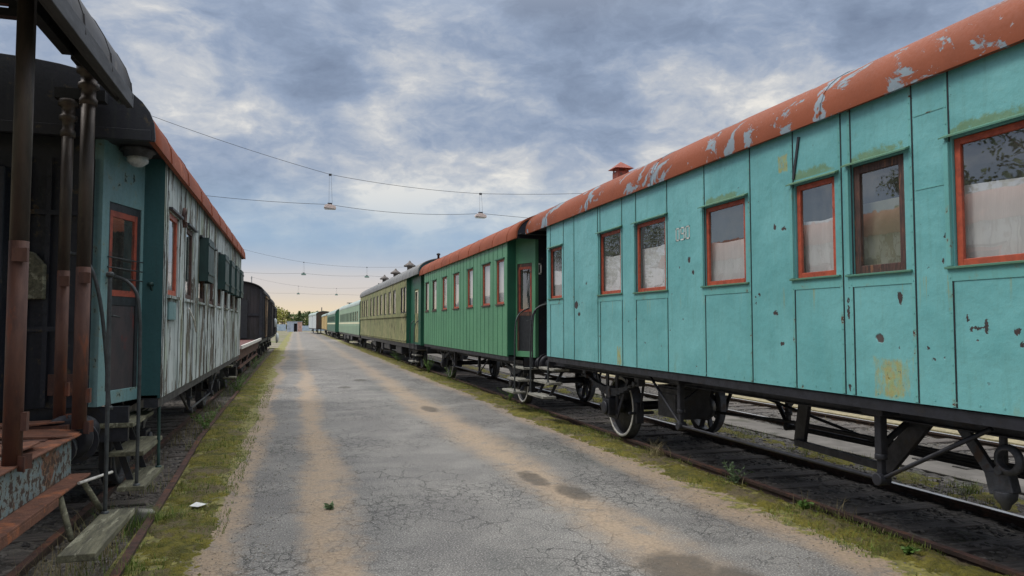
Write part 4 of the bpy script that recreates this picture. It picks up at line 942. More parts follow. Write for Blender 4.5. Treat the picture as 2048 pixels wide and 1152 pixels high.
# fittings on the dark end wall
ye = 8.55-.74
for o in (.98, .62, .44):
    mb = car.mb(); mb.box(o-.02, o+.02, ye-.062, ye-.05, lz0+.02, 3.55); z = lz0+.1
    while z < 3.5: mb.box(o-.009, o+.009, ye-.069, ye-.06, z-.009, z+.009); z += .16
    car.part(mb, 'end_strip', 'navy')
for z in (1.9, 3.0):
    mb = car.mb(); mb.box(.36, 1.0, ye-.066, ye-.051, z, z+.045); car.part(mb, 'end_rail', 'navy')
mb = car.mb(); mb.tube([(.80, ye-.05, 1.55), (.80, ye-.13, 1.57), (.80, ye-.13, 2.0), (.80, ye-.05, 2.02)], .011, 8, 1); car.part(mb, 'grab_handle', 'dull_iron')
mb = car.mb(); mb.box(.66, .92, ye-.075, ye-.05, 1.30, 1.5); car.part(mb, 'cover_plate', 'rust_dark', bevel=.004)
mb = car.mb(); mb.prism([(.30,2.2),(.62,2.2),(.62,2.52),(.52,2.64),(.30,2.64)], ye-.14, ye-.052); car.part(mb, 'lamp_bracket', 'old_wood', bevel=.01)
mb = car.mb(); mb.box(-.55, .35, ye-.35, ye-.05, lz0, 3.4); car.part(mb, 'gangway', 'navy', bevel=.02)
chassis(car, lw_, 8.55, 19.98, lz0)
for y in (9.9, 18.2): axle_gear(car, y, .5, .9, rim=None)
truss(car, 1.25, 12.6, 15.6, 11.4, 16.8, .6, 1.05)
for (z, xa, xb, a, b) in ((1.0,-1.86,-1.52,7.95,9.02),(.72,-1.73,-1.42,7.95,9.0),(.42,-1.61,-1.37,7.75,8.82)):
    mb = car.mb(); mb.box(xa-XL, xb-XL, a, b, z-.045, z); car.part(mb, 'step', 'old_wood', bevel=.006)
for y in (8.1, 8.75):
    mb = car.mb()
    for (a, b, c, d) in ((-1.8,1.2,-1.75,.95),(-1.75,.95,-1.65,.68),(-1.65,.68,-1.55,.38)): mb.bar((a-XL, y, b), (c-XL, y, d), .02, .06)
    car.part(mb, 'step_bracket', 'black_iron')
steps(car, 20.0, 20.5, [(.9,1.0,1.3),(.6,1.1,1.4)], mat='old_wood')
rail_pipe(car, [(-1.45,7.80,.42), (-1.45,7.82,1.5), (-1.46,7.82,2.2), (-1.55,7.8,2.38), (-1.74,7.86,2.45)])
rail_pipe(car, [(-1.41,8.72,.42), (-1.42,8.70,1.5), (-1.44,8.64,2.1), (-1.50,8.54,2.4)], mat='shutter_green')
rail_pipe(car, [(-2.02,7.55,2.62), (-1.88,7.55,2.60), (-1.78,7.58,2.35), (-1.72,7.62,1.9), (-1.68,7.7,1.18)])
buffers(car, 7.7, -1, .98)

# ---- near platform wagon with canopy
pw = Car('platform_wagon', 'rusty open platform wagon with round posts under a dark arched canopy', 'rail wagon', XL, 1, -1.0, 7.0)
CE = 6.95
P = roof_profile(1.47, 3.93, .86, 2.15, 24); I = roof_profile(1.44, 3.93, .83, 2.15, 24)
roof(pw, 1.47, 3.93, .86, -1.0, CE, 'roof_black', seams=[.2+.75*i for i in range(9)]+[CE-.03], th=.03, n=2.15, name='canopy_roof')
mb = pw.mb(); mb.box(1.42, 1.475, -1.0, CE+.02, 3.86, 3.99); mb.box(1.38, 1.42, -1.0, CE, 3.88, 3.94); pw.part(mb, 'eaves_board', 'canopy_edge', bevel=.006)
mb = pw.mb()
for y in (6.72, 3.0):
    mb.prism([(1.43,3.90)]+[p for p in I if .74 < p[0] < 1.43]+[(.78,4.48),(1.02,4.24),(1.40,3.84)], y, y+.09)
    mb.prism([(-1.43,3.90)]+[p for p in I if -1.43 < p[0] < -.74][::-1]+[(-.78,4.48),(-1.02,4.24),(-1.40,3.84)], y, y+.09)
    mb.box(-.86, .86, y, y+.09, 4.48, 4.545)
    mb.prism([p for p in I if abs(p[0]) < .95 and p[1] > 4.60]+[(-.8,4.585),(.8,4.585)], y+.01, y+.08)
    for o in (-.55, .05, .62): mb.box(o-.04, o+.04, y+.02, y+.07, 4.54, 4.60)
mb.box(.98, 1.06, -1, 6.72, 4.20, 4.30); mb.box(.80, 1.20, 7.18, 7.30, 3.965, 4.06); mb.box(1.02, 1.18, 6.81, 7.18, 4.20, 4.28)
pw.part(mb, 'canopy_frame', 'canopy_soffit')
mb = pw.mb(); mb.tube([(.88, 6.66, 4.56), (.90, 6.64, 4.50), (.95, 6.66, 4.44)], .012, 6, 1); pw.part(mb, 'hook', 'dull_iron')
def post(o, y, z0, zt, zc, r=.055, cap=True):
    mb = pw.mb(); mb.cyl((o, y, zc), (o, y, zt), r, 20)
    if cap:
        mb.lathe((o, y, zt-.34), (0,0,1), [(0,r),(.0,r*1.25),(.05,r*1.3),(.07,r*1.05),(.14,r*1.05),(.15,r*1.5),(.19,r*1.5),(.20,r*1.15),(.27,r*1.2),(.28,r*1.75),(.33,r*1.8),(.34,r*1.2)], 20)
    p = pw.part(mb, 'post', 'grey_pipe')
    mb = pw.mb(); mb.cyl((o, y, z0), (o, y, zc), r*1.03, 20)
    mb.box(o-r*.3, o+r*1.25, y-r*1.35, y-r*.75, zc-.14, zc-.05); mb.box(o+r*.6, o+r*1.5, y-r*.5, y+r*.5, z0+.22, z0+.34)
    for e in (-1, 1): mb.bar((o+r*.8, y+e*r*.6, z0+.01), (o+r*1.7, y+e*r*1.2, z0+.01), .01, .1)
    pw.part(mb, 'post_base', 'rusty_pipe', p)
post(-1.77-XL, 5.53, 1.05, 4.66, 2.52, .056)
post(-1.76-XL, 7.02, 1.08, 4.21, 2.46, .055)
post(-1.97-XL, 7.24, 1.12, 3.97, 2.44, .047)
post(-1.77-XL, 2.2, 1.05, 4.62, 2.5, .056)
# side girder: web with wide flanges
xo = -1.74-XL
mb = pw.mb(); mb.box(xo-.035, xo-.02, -1.0, 6.82, .74, 1.04); pw.part(mb, 'girder_web', 'blue_peel')
mb = pw.mb(); mb.box(xo-.16, xo+.02, -1.0, 6.95, 1.035, 1.05); mb.box(xo-.12, xo+.12, -1.0, 6.85, .715, .735); mb.box(xo+.08, xo+.122, -1.0, 6.0, .66, .716)
pw.part(mb, 'girder_flange', 'rust', bevel=.004)
for (a, b, c, d, z, tl) in ((-2.6,-1.78,5.7,6.3,1.07,.03),(-2.5,-1.72,6.6,7.1,1.075,-.02),(-2.7,-1.9,7.05,7.35,1.11,.02),(-2.4,-1.70,4.2,5.2,1.08,.02)):
    pts = []; mb = pw.mb()
    n = 14
    for k in range(n):
        t = 2*math.pi*k/n; x = (a+b)/2+(b-a)/2*max(-1,min(1,1.3*math.cos(t)))*(1-.08*rnd.random()); y = (c+d)/2+(d-c)/2*max(-1,min(1,1.3*math.sin(t)))*(1-.12*rnd.random())
        pts.append((x-XL, y, z+tl*math.cos(t)+.012*rnd.random()))
    top = [mb.pt(p) for p in pts]; bot = [mb.pt((p[0], p[1], p[2]-.012)) for p in pts]; mb.face(top); mb.face(bot[::-1])
    for k in range(n): mb.face((top[k], top[(k+1)%n], bot[(k+1)%n], bot[k]))
    pw.part(mb, 'floor_plate', 'rust')
mb = pw.mb(); mb.box(-1.2, .85, -1, 5.6, 1.0, 1.03); mb.box(-1.2, 1.0, 6.5, 6.6, .95, 1.06); mb.box(-1.2, 1.0, 7.1, 7.18, .98, 1.10)
for y in (0.5, 2., 3.5, 5.0): mb.box(-1.2, 1.0, y, y+.1, .8, 1.0)
pw.part(mb, 'floor_frame', 'rust_dark')
mb = pw.mb(); mb.box(-1.49-XL, -1.26-XL, 5.5, 6.75, .395, .445); pw.part(mb, 'footboard', 'old_wood', bevel=.006)
for p_, q_ in (((-1.66-XL, 6.15, .72), (-1.53-XL, 6.0, .41)), ((-1.60-XL, 6.55, .72), (-1.47-XL, 6.7, .40))):
    mb = pw.mb(); mb.cyl(p_, q_, .022, 10); pw.part(mb, 'footboard_strut', 'old_wood')
mb = pw.mb(); mb.tube([(-1.60-XL, 6.42, .735), (-1.45-XL, 6.8, .74)], .012, 8); pw.part(mb, 'loose_rod', 'white_paint')
rail_pipe(pw, [(-1.455,6.62,.445), (-1.46,6.63,1.4), (-1.475,6.66,2.38)], r=.016)
for y in (3.9, 2.0):
    wheel(pw, .8, y, .46, 1, None); wheel(pw, -.8, y, .46, -1, None)
buffers(pw, 6.9, 1, .92)

# ---- flat wagon, vans
fw_ = Car('flat_wagon', 'low flat wagon with red deck behind the peeling grey carriage', 'rail wagon', XL, 1, 21.2, 32.8)
mb = fw_.mb(); mb.box(-1.4, 1.42, 21.2, 32.8, 1.22, 1.30); fw_.part(mb, 'deck', 'deck_red')
mb = fw_.mb(); mb.box(1.42, 1.47, 21.2, 32.8, 1.28, 1.38); mb.box(-1.45, -1.4, 21.2, 32.8, 1.28, 1.36); fw_.part(mb, 'deck_edge', 'white_paint', bevel=.005)
mb = fw_.mb(); mb.box(1.2, 1.34, 21.2, 32.8, .95, 1.2); mb.box(-1.34, -1.2, 21.2, 32.8, .95, 1.2); mb.box(1.3,1.36,22,32,.7,.76)
for y in (23, 26, 29, 32): mb.bar((1.3, y, .72), (1.3, y+.7, 1.1), .04, .06)
fw_.part(mb, 'underframe', 'rust_dark')
for y in (23.6, 30.4):
    wheel(fw_, .8, y, .46, 1, None); wheel(fw_, -.8, y, .46, -1, None)
    mb = fw_.mb(); mb.box(.95, 1.15, y-.15, y+.15, .36, .68); mb.box(1.0, 1.1, y-.6, y+.6, .72, .82); fw_.part(mb, 'axle_box', 'black_iron')
c_ = van('dark boarded goods van with open end posts and tan sides', 33.4, 41.4, XL, 1, 1.30, 3.35, .52, 1.45, 'tan_planks', 'dark_planks_end', 'roof_black', door=True, posts=5, endposts=True, rn=2.2)
mb = c_.mb(); mb.box(.25, .85, 33.30, 33.37, 1.35, 3.0); c_.part(mb, 'end_door', 'dark_frame')
van('dark brown goods van further along the left row', 42.4, 50.0, XL, 1, 1.25, 3.25, .55, 1.45, 'dark_planks', 'dark_planks_end', 'roof_black', posts=4, endposts=True, rn=2.2)
c_ = van('small dark crane van with a pale round tank at the end of the left row', 51, 57.5, XL, 1, 1.25, 3.05, .5, 1.42, 'dark_planks', 'dark_planks_end', 'roof_black', posts=3, rn=2.2)
mb = c_.mb(); mb.lathe((1.5, 54.0, 1.0), (1,0,0), [(0,.1),(.02,.36),(.12,.38),(.2,.25),(.22,.05)], 18); c_.part(mb, 'tank', 'grey_white')
mb = c_.mb(); mb.lathe((1.45, 52.8, 1.75), (0,0,1), [(0,.16),(.5,.16),(.6,.08)], 14); c_.part(mb, 'cylinder', 'grey_white')

# ------------------------------------------------------------------ ground, road, track
def grid(name, x0, x1, y0, y1, nx, ny, f, mat, ypow=1.):
    mb = MB(); mb.smooth = True; G = []
    for j in range(ny+1):
        v = j/ny; y = y0+(y1-y0)*v**ypow
        G.append([mb.pt((x0+(x1-x0)*i/nx, y, f(x0+(x1-x0)*i/nx, y))) for i in range(nx+1)])
    for a, b in zip(G, G[1:]):
        for i in range(nx): mb.face((a[i], a[i+1], b[i+1], b[i]))
    return mb.build(name, mat, recalc=False)
fb = lambda x, y, s=1., z=0.: mnoise.fractal(Vector((x*s, y*s, z)), 1., 2., 4)
g = MB(); g.quad((-900,-300,-.17),(900,-300,-.17),(900,1500,-.17),(-900,1500,-.17)); tag(g.build('ground', 'soil', recalc=False), kind='structure')
g = MB(); g.box(-1.42, 5.22, -8, 190, -.3, 0.); tag(g.build('road', 'asphalt'), kind='structure')
g = MB(); g.box(-30, -1.42, 64, 190, -.3, -.03); tag(g.build('yard', 'soil'), kind='structure')
g = MB(); g.box(8.35, 9.15, -6, 120, -.2, -.04); tag(g.build('path', 'path_concrete', bevel=.01), kind='structure')
g = MB(); g.box(11.9, 13.4, -6, 120, -.2, -.08); tag(g.build('sand_strip', 'sandy'), kind='structure')
for nm, xa, xb in (('trackbed', 4.75, 8.35), ('trackbed', -5.2, -1.38), ('trackbed', 9.15, 11.4)):
    o = grid(nm, xa, xb, -2, 62, 46, 420, lambda x, y: -.062+.035*fb(x, y, 3.)+.02*fb(x, y, 11.), 'ballast', 1.6); tag(o, kind='structure')
def mossz(x, y, side):
    if side > 0: c, w = 4.98-.05*max(0,min(1,(y-5)/10))+.05*math.sin(y*.35), .36+.16*max(0,min(1,(y-4)/10))
    else: c, w = -.93-.012*y-.16*max(0,min(1,(y-8)/8)), .36+.012*y
    d = abs(x-c)/w
    if side < 0:
        ex = -1.31-.11*max(0,min(1,(y-6.4)/3.6))-.12*max(0,min(1,(y-10)/3.4))-.04*max(0,min(1,(y-13.4)/10))
        if x < ex: return -.4
    return .022-.075*d**2.0+.030*fb(x, y, 1.6)+.026*fb(x, y, 7.)+.026*fb(x, y, 21.)
tag(grid('moss', 4.1, 5.44, 2.5, 75, 90, 1000, lambda x, y: min(.035, mossz(x, y, 1)), 'moss', 1.7), 'low yellow-green moss along the road edge by the right-hand rail', 'moss', kind='stuff')
tag(grid('moss', -2.2, -.3, 4., 62, 100, 900, lambda x, y: min(.03, mossz(x, y, -1)), 'moss', 1.7), 'low moss between the cracked road and the left-hand edging rail', 'moss', kind='stuff')
tag(grid('moss', 7.25, 8.4, 0, 40, 24, 200, lambda x, y: -.05+.05*fb(x, y, 2.)+.03*fb(x, y, 9.)-.08*abs((x-7.85)/.55)**2, 'moss', 1.3), 'mossy turf between the turquoise carriage rails and the concrete path', 'moss', kind='stuff')

def rail(label, pts, z=ZR, h=.15, group=None, name='rail', head='rail_top'):
    """I-profile swept along points (x, y)"""
    prof = [(-.036,0),(.036,0),(.036,-.035),(.010,-.045),(.010,-.12),(.06,-.14),(.06,-.15),(-.06,-.15),(-.06,-.14),(-.010,-.12),(-.010,-.045),(-.036,-.035)]
    mb = MB(); rings = [[mb.pt((x+px, y, z+pz)) for px, pz in prof] for x, y in pts]; n = len(prof)
    for a, b in zip(rings, rings[1:]):
        for k in range(n):
            mb.cur = 1 if k == 0 else 0; mb.face((a[k], a[(k+1)%n], b[(k+1)%n], b[k]))
    mb.cur = 0; mb.face(rings[0]); mb.face(rings[-1][::-1])
    return tag(mb.build(name, ['rail_side', head]), label, 'rail', group)
rail('rusty rail beside the moss under the near wheels of the right-hand row', [(5.42,-2),(5.42,175)], head='rust_dark')
rail('shiny topped rail under the far wheels of the turquoise carriage', [(7.01,-2),(7.01,175)])
rail('near rail of the empty track seen under the turquoise carriage', [(9.4,-2),(9.4,120)])
rail('far rail of the empty track seen under the turquoise carriage', [(10.99,-2),(10.99,120)])
rail('rusty running rail under the left-hand carriages', [(-2.075,-2),(-2.075,62)], head='rust_dark')
rail('hidden far running rail of the left-hand track', [(-3.665,-2),(-3.665,62)], head='rust_dark')
mb = MB(); pts = [(-1.27,2),(-1.31,6.4),(-1.42,10),(-1.54,13.4),(-1.58,23),(-1.6,60)]
rail('old rust-brown rail laid as edging between moss and the left-hand track', pts, z=.045, head='rust_dark', name='edging_rail')
mb = MB(); mb.box(-.08,.08,-.06,.06,-.1,.06); q = tag(mb.build('concrete_block', 'concrete', bevel=.02), 'small broken concrete block beside the edging rail', 'block'); q.location = (-1.45, 8.25, .02); q.rotation_euler = (.1,.2,.4)

def sleepers(xc, ys, label, group, seedd):
    rr = random.Random(seedd); mb = MB(); mb.box(-1.32, 1.32, -.12, .12, -.10, .06); o = mb.build('sleeper', 'sleeper_wood', bevel=.015)
    for i, y in enumerate(ys):
        c = o if i == 0 else o.copy()
        if i: col.objects.link(c)
        c.location = (xc+rr.uniform(-.05,.05), y+rr.uniform(-.04,.04), -.106+rr.uniform(-.014,.014)); c.rotation_euler = (0, rr.uniform(-.012,.012), rr.uniform(-.02,.02)); tag(c, label, 'sleeper', group)
sleepers(6.215, [2.2+.62*i for i in range(46)], 'dark wooden sleeper half sunk in ballast under the right-hand row', 'sleepers under the right-hand row', 1)
sleepers(-2.87, [3.6+.62*i for i in range(26)], 'dark wooden sleeper in weeds under the left-hand row', 'sleepers under the left-hand row', 2)
sleepers(10.195, [1.5+.65*i for i in range(24)], 'sleeper of the empty track beyond the turquoise carriage', 'sleepers of the empty far track', 3)

def stones(name, label, regions, seedd, mat='stone'):
    rr = random.Random(seedd); mb = MB()
    for (xa, xb, ya, yb, n, s0, s1, zf) in regions:
        for _ in range(n):
            x, y = rr.uniform(xa, xb), ya+(yb-ya)*rr.random()**1.6; r = rr.uniform(s0, s1); z = zf(x, y)
            ph = rr.random()*6; c = []
            for lv, rad in ((-.6,.7),(.25,1.),(.75,.55)):
                c.append([mb.pt((x+r*rad*math.cos(ph+k*1.2566)*rr.uniform(.7,1.2), y+r*rad*math.sin(ph+k*1.2566)*rr.uniform(.7,1.2), z+r*lv*.8)) for k in range(5)])
            for a, b in zip(c, c[1:]):
                for k in range(5): mb.face((a[k], a[(k+1)%5], b[(k+1)%5], b[k]))
            mb.face(c[-1])
    return tag(mb.build(name, mat, recalc=False), label, 'stones', kind='stuff')
zb_ = lambda x, y: -.062+.035*fb(x, y, 3.)
stones('ballast_stones', 'loose dark ballast stones between the rails', [(5.2,8.2,3,22,4200,.012,.032,zb_),(-3.6,-1.5,4,16,2400,.012,.03,zb_),(9.2,11.3,3,20,1500,.012,.03,zb_)], 5)

stones('gravel', 'loose pale grit scattered along both edges of the cracked road', [(-1.1,-.1,5,24,1500,.004,.012,lambda x,y:.0),(3.9,5.1,3.5,24,1700,.004,.012,lambda x,y:.0),(-.1,4.,5,20,700,.003,.008,lambda x,y:.0)], 6, 'grit')
# ------------------------------------------------------------------ plants
def blade(mb, x, y, z, h, w, lean, ang, seg=3):
    dx, dy = math.cos(ang), math.sin(ang); prev = None
    for k in range(seg+1):
        t = k/seg; ww = w*(1-t*.9); cx = x+dx*lean*t*t*h; cy = y+dy*lean*t*t*h; cz = z+h*(t-.25*lean*t*t)
        cur = (mb.pt((cx-dy*ww, cy+dx*ww, cz)), mb.pt((cx+dy*ww, cy-dx*ww, cz)))
        if prev: mb.face((prev[0], prev[1], cur[1], cur[0]))
        prev = cur
def grass_patch(name, label, mat, regions, seedd):
    rr = random.Random(seedd); mb = MB()
    for (xa, xb, ya, yb, n, h0, h1, zf, thr) in regions:
        k = 0
        for _ in range(n*4):
            if k >= n: break
            x, y = rr.uniform(xa, xb), ya+(yb-ya)*rr.random()**1.5
            if fb(x, y, .9, 3.) < thr: continue
            k += 1
            blade(mb, x, y, zf(x, y), rr.uniform(h0, h1), rr.uniform(.002, .005), rr.uniform(.1, .9), rr.random()*6.28)
    return tag(mb.build(name, mat, recalc=False), label, 'grass', kind='stuff')
zm_ = lambda x, y: -.02
grass_patch('grass', 'short green grass along the edging rail and the mossy verges', 'grass_green', [(-1.75,-1.25,5,32,1500,.05,.22,lambda x,y:-.04,.02),(-1.35,-.62,5.2,26,7000,.015,.06,lambda x,y:.0,-.12),(-1.35,-.95,5.2,26,1500,.04,.12,lambda x,y:.0,.08),(4.62,5.38,3.4,32,9000,.012,.05,lambda x,y:.0,-.12),(4.75,5.38,3.6,30,1600,.03,.10,lambda x,y:.0,.06),(7.3,8.3,3,20,2200,.03,.13,lambda x,y:-.06,-.05),(-2.1,-1.4,18,60,900,.1,.4,lambda x,y:-.05,-.1),(4.8,5.3,20,70,900,.05,.25,lambda x,y:0.,.0)], 11)
grass_patch('dry_grass', 'dry straw stalks tangled beside the left-hand running rail', 'grass_dry', [(-2.0,-1.42,6,20,900,.1,.38,lambda x,y:-.08,-.05),(5.2,5.45,6,12,60,.08,.25,lambda x,y:0.,-.1),(9.2,11,3,16,250,.06,.2,lambda x,y:-.08,0.),(-1.35,-.6,5.2,24,1000,.015,.06,lambda x,y:.0,-.05),(4.6,5.4,3.4,28,1100,.015,.06,lambda x,y:.0,-.05),(7.3,8.35,3,18,700,.04,.14,lambda x,y:-.06,-.1)], 12)

def leaf(mb, p, d, L, w, rr):
    d = Vector(d).normalized(); s = d.cross(Vector((rr.uniform(-1,1), rr.uniform(-1,1), rr.uniform(.2,1)))).normalized()*w; p = Vector(p)
    mb.quad(tuple(p), tuple(p+d*L*.5+s), tuple(p+d*L), tuple(p+d*L*.5-s))
def weed(label, x, y, z, h, spread, n, mat, seedd, tuft=False, cat='weed', group=None):
    rr = random.Random(seedd); t = thing('weed', label, cat, (x, y, z), 0, group)
    if tuft:
        mb = MB()
        for _ in range(n): blade(mb, rr.gauss(0, spread*.25), rr.gauss(0, spread*.25), 0, h*rr.uniform(.4, 1), rr.uniform(.002, .004), rr.uniform(.2, 1.2), rr.random()*6.28, 4)
        mb.build('blades', mat, t, recalc=False); return t
    mb = MB(); lb = MB()
    for k in range(n):
        a = rr.random()*6.28; sp = spread*rr.uniform(.2, 1); hh = h*rr.uniform(.5, 1)
        P = [Vector((0,0,-.02)), Vector((math.cos(a)*sp*.4, math.sin(a)*sp*.4, hh*.55)), Vector((math.cos(a)*sp, math.sin(a)*sp, hh))]
        mb.tube([tuple(p) for p in P], .003, 4)
        for m_ in range(11):
            u = .2+.8*m_/10; p = P[0].lerp(P[1], u*2) if u < .5 else P[1].lerp(P[2], u*2-1)
            b = rr.random()*6.28; leaf(lb, p, (math.cos(b), math.sin(b), rr.uniform(-.1, .8)), rr.uniform(.03, .07), rr.uniform(.008, .018), rr)
    mb.build('stems', mat, t, recalc=False); lb.build('leaves', mat, t, recalc=False); return t
weed('bushy green weed by the right-hand rail below the green carriage steps', 5.25, 17.9, .0, .55, .4, 16, 'weed_green', 1)
weed('grey-green leafy weed at the rail in front of the turquoise carriage', 5.28, 8.0, -.03, .30, .22, 12, 'weed_grey', 2)
weed('dry straw-coloured grass tuft on the moss in front of the white-rimmed wheel', 5.2, 9.9, .0, .30, .3, 90, 'grass_dry', 3, tuft=True, cat='grass tuft')
weed('tiny green weed growing in the sandy wheel track of the road', .37, 8.05, .0, .045, .05, 5, 'weed_grey', 4)
weed('bright green grass clump beside the left edging rail near the footboard', -1.25, 8.1, -.02, .24, .32, 150, 'grass_green', 5, tuft=True, cat='grass tuft')
weed('dark green grass clump under the steps of the peeling grey carriage', -1.62, 8.0, -.08, .36, .4, 150, 'weed_green', 6, tuft=True, cat='grass tuft')
weed('small round weed on the moss between road and rail, nearest on the right', 5.22, 6.6, .0, .10, .08, 8, 'weed_green', 7)
weed('pair of tiny sprouts in the moss at the bottom right', 5.02, 5.05, .02, .06, .07, 7, 'weed_green', 8)
weed('leafy weed at the foot of the wheel of the green carriage', 5.2, 25.2, 0, .5, .35, 12, 'weed_green', 9)
weed('leafy weed beneath the steps of the chimney-cowl carriage', 5.1, 28.8, 0, .7, .4, 14, 'weed_green', 10)
weed('upright weed clump in front of the chimney-cowl carriage wheels', 5.15, 38, 0, .6, .5, 14, 'weed_green', 11)
weed('tall leafy weed beside the left rail under the grey carriage', -1.55, 14.5, 0, .45, .35, 14, 'weed_green', 12)
weed('shaggy green weed by the flat wagon wheels', -1.6, 22.5, 0, .5, .5, 16, 'weed_green', 13)
weed('sprawling weed beside the edging rail past the flat wagon', -1.75, 34, 0, .6, .6, 16, 'weed_green', 14)
weed('green tuft growing through turf behind the turquoise carriage truss', 7.8, 6.9, -.06, .22, .25, 90, 'grass_green', 15, tuft=True, cat='grass tuft')
mb = MB(); mb.poly([(-.09,-.03,.02),(.0,-.06,.01),(.10,-.02,.03),(.07,.04,.015),(-.03,.05,.04)]); mb.poly([(-.09,-.03,.02),(-.03,.05,.04),(-.07,.06,.0)])
q = tag(mb.build('litter', 'litter', recalc=False), 'crumpled white scrap of paper lying on the moss at left', 'litter'); q.location = (-.97, 8.49, .02)

def tree(name, label, x, y, h, cr, mat, seedd, n=900, group=None, leafs=.35, conifer=False, trunk=.3, lo=.2):
    rr = random.Random(seedd); t = thing(name, label, 'tree', (x, y, -.15), 0, group)
    mb = MB(); r0 = h*.022+.03
    mb.tube([(0,0,0), (rr.uniform(-.1,.1), rr.uniform(-.1,.1), h*.35), (rr.uniform(-.2,.2), rr.uniform(-.2,.2), h*.7), (rr.uniform(-.2,.2),0,h*.95)], [r0, r0*.75, r0*.45, r0*.12], 7)
    tips = []
    if not conifer:
        for k in range(9):
            a = rr.random()*6.28; z = h*rr.uniform(trunk, .75); L = cr*rr.uniform(.5, .95)
            e = (math.cos(a)*L, math.sin(a)*L, z+h*rr.uniform(.08, .22)); mb.tube([(0,0,z), (e[0]*.5, e[1]*.5, z+(e[2]-z)*.35), e], [r0*.4, r0*.25, r0*.08], 5); tips.append(e)
    mb.build('trunk', 'bark', t, recalc=False)
    lb = MB()
    cl = []
    for k in range(26):
        if conifer:
            u = rr.random()**.8; z = h*(lo+(1-lo)*u); rad = cr*(1-u)*rr.uniform(.5, 1)+.05; a = rr.random()*6.28; cl.append((Vector((math.cos(a)*rad*.7, math.sin(a)*rad*.7, z)), cr*.38*(1.1-u)))
        else:
            if k < len(tips): cl.append((Vector(tips[k]), cr*rr.uniform(.3,.45)))
            else:
                a = rr.random()*6.28; u = rr.random(); z = h*(lo+(1-lo)*u); rad = cr*math.sqrt(max(.03, 1-(2*u-.9)**2))*rr.uniform(.2, .9); cl.append((Vector((math.cos(a)*rad, math.sin(a)*rad, z)), cr*rr.uniform(.22,.42)))
    for _ in range(n):
        c, r = rr.choice(cl); d = Vector((rr.gauss(0,1), rr.gauss(0,1), rr.gauss(0,.8))).normalized(); p = c+d*r*rr.random()**.5
        leaf(lb, p, (rr.uniform(-1,1), rr.uniform(-1,1), rr.uniform(-.6,.6)), leafs*rr.uniform(.6,1.2), leafs*rr.uniform(.25,.45), rr)
    lb.build('crown', mat, t, recalc=False); return t
def tpos(px, d):  # lateral place of a far tree on the line of sight, d metres out
    th = R(16.57); u = (px-1024)/1450; X = d*math.sin(th)+u*d*math.cos(th); Y = d*math.cos(th)-u*d*math.sin(th); return X, Y
far = [(556,232,7.0,3.4,'leaf_olive',0),(566,228,6.6,3.2,'leaf_olive',0),(548,240,8.0,3.5,'leaf_olive',0),(577,236,6.0,2.2,'leaf_dark',1),(584,230,5.0,2.2,'leaf_dark',0),(592,238,5.6,2.3,'leaf_mid',0),(599,230,6.3,1.8,'leaf_dark',1),(606,236,5.6,2.4,'leaf_mid',0),(612,232,5.8,2.2,'leaf_dark',0),(619,240,6.2,1.7,'leaf_dark',1),(626,232,5.4,2.6,'leaf_mid',0),(634,238,5.8,2.6,'leaf_dark',0),(538,236,7.2,3.4,'leaf_mid',0),(645,236,5.4,2.8,'leaf_mid',0)]
fl = ['olive-green bushy tree just right of the left row end','broad olive tree behind the pale fence left of the hut','tall olive tree partly behind the left row of vans','slim dark pointed tree left above the hut','low dark tree right behind the hut roof','mid green round tree above the hut doorway','narrow dark spruce right above the hut corner','mid green tree just right of the hut','dark round tree between hut and grey van','slim dark spruce nearest the grey van','wide mid green tree behind the grey van end','dark tree mostly hidden by the grey van','green tree mostly hidden by the left row vans','green tree hidden behind the grey van']
for i, (px, d, h, cr, m_, cf) in enumerate(far):
    X, Y = tpos(px, d); tree('spruce_tree' if cf else 'broadleaf_tree', fl[i], X, Y, h, cr, m_, 40+i, 650, 'trees beyond the yard fence', .55, bool(cf), lo=.08)
for i, (x, y, h, cr) in enumerate(((-15,12,8.2,3.6),(-17,18.6,10.2,3.2),(-16,51,11.2,3.8),(-19,5,8.5,3.6),(-16,64,11.,3.6),(-16,23.6,9.0,2.2))):
    tree('broadleaf_tree', 'bushy roadside tree behind the left row, mirrored in the turquoise carriage windows', x, y, h, cr, 'leaf_dark', 70+i, 4200, 'trees behind the left row', .21, lo=.25)

# ------------------------------------------------------------------ hut, fence
X, Y = tpos(590, 190)
t = thing('hut', 'small pale blue-grey hut with dark open doorway at the road end', 'hut', (X, Y, -.03), R(-8))
mb = MB(); w, dp, h = 1.75, 1.3, 2.55
mb.box(-w, -.05, -dp, -dp+.08, 0, h); mb.box(-w, -w+.08, -dp+.08, dp, 0, h); mb.box(-w+.08, w-.08, dp-.08, dp, 0, h); mb.box(-.05, .85, -dp, -dp+.08, 2.15, h); mb.build('wall', 'hut_wall', t)
mb = MB(); mb.box(.85, w, -dp, -dp+.08, 0, h); mb.box(w-.08, w, -dp+.08, dp, 0, h); mb.build('side_panel', 'hut_wall_pink', t)
mb = MB(); mb.box(-w-.08, w+.08, -dp-.1, dp+.1, h, h+.1); mb.build('roof', 'hut_wall', t, bevel=.01)
mb = MB(); mb.box(-.05, .85, -dp+.5, -dp+.54, 0, 2.15); mb.build('inner_wall', 'hut_dark', t)
mb = MB(); mb.box(-.10, -.03, -dp-.02, -dp, 0, 2.2); mb.box(.83, .9, -dp-.02, -dp, 0, 2.2); mb.box(-.10, .9, -dp-.02, -dp, 2.15, 2.22); mb.build('door_frame', 'fence_paint', t)
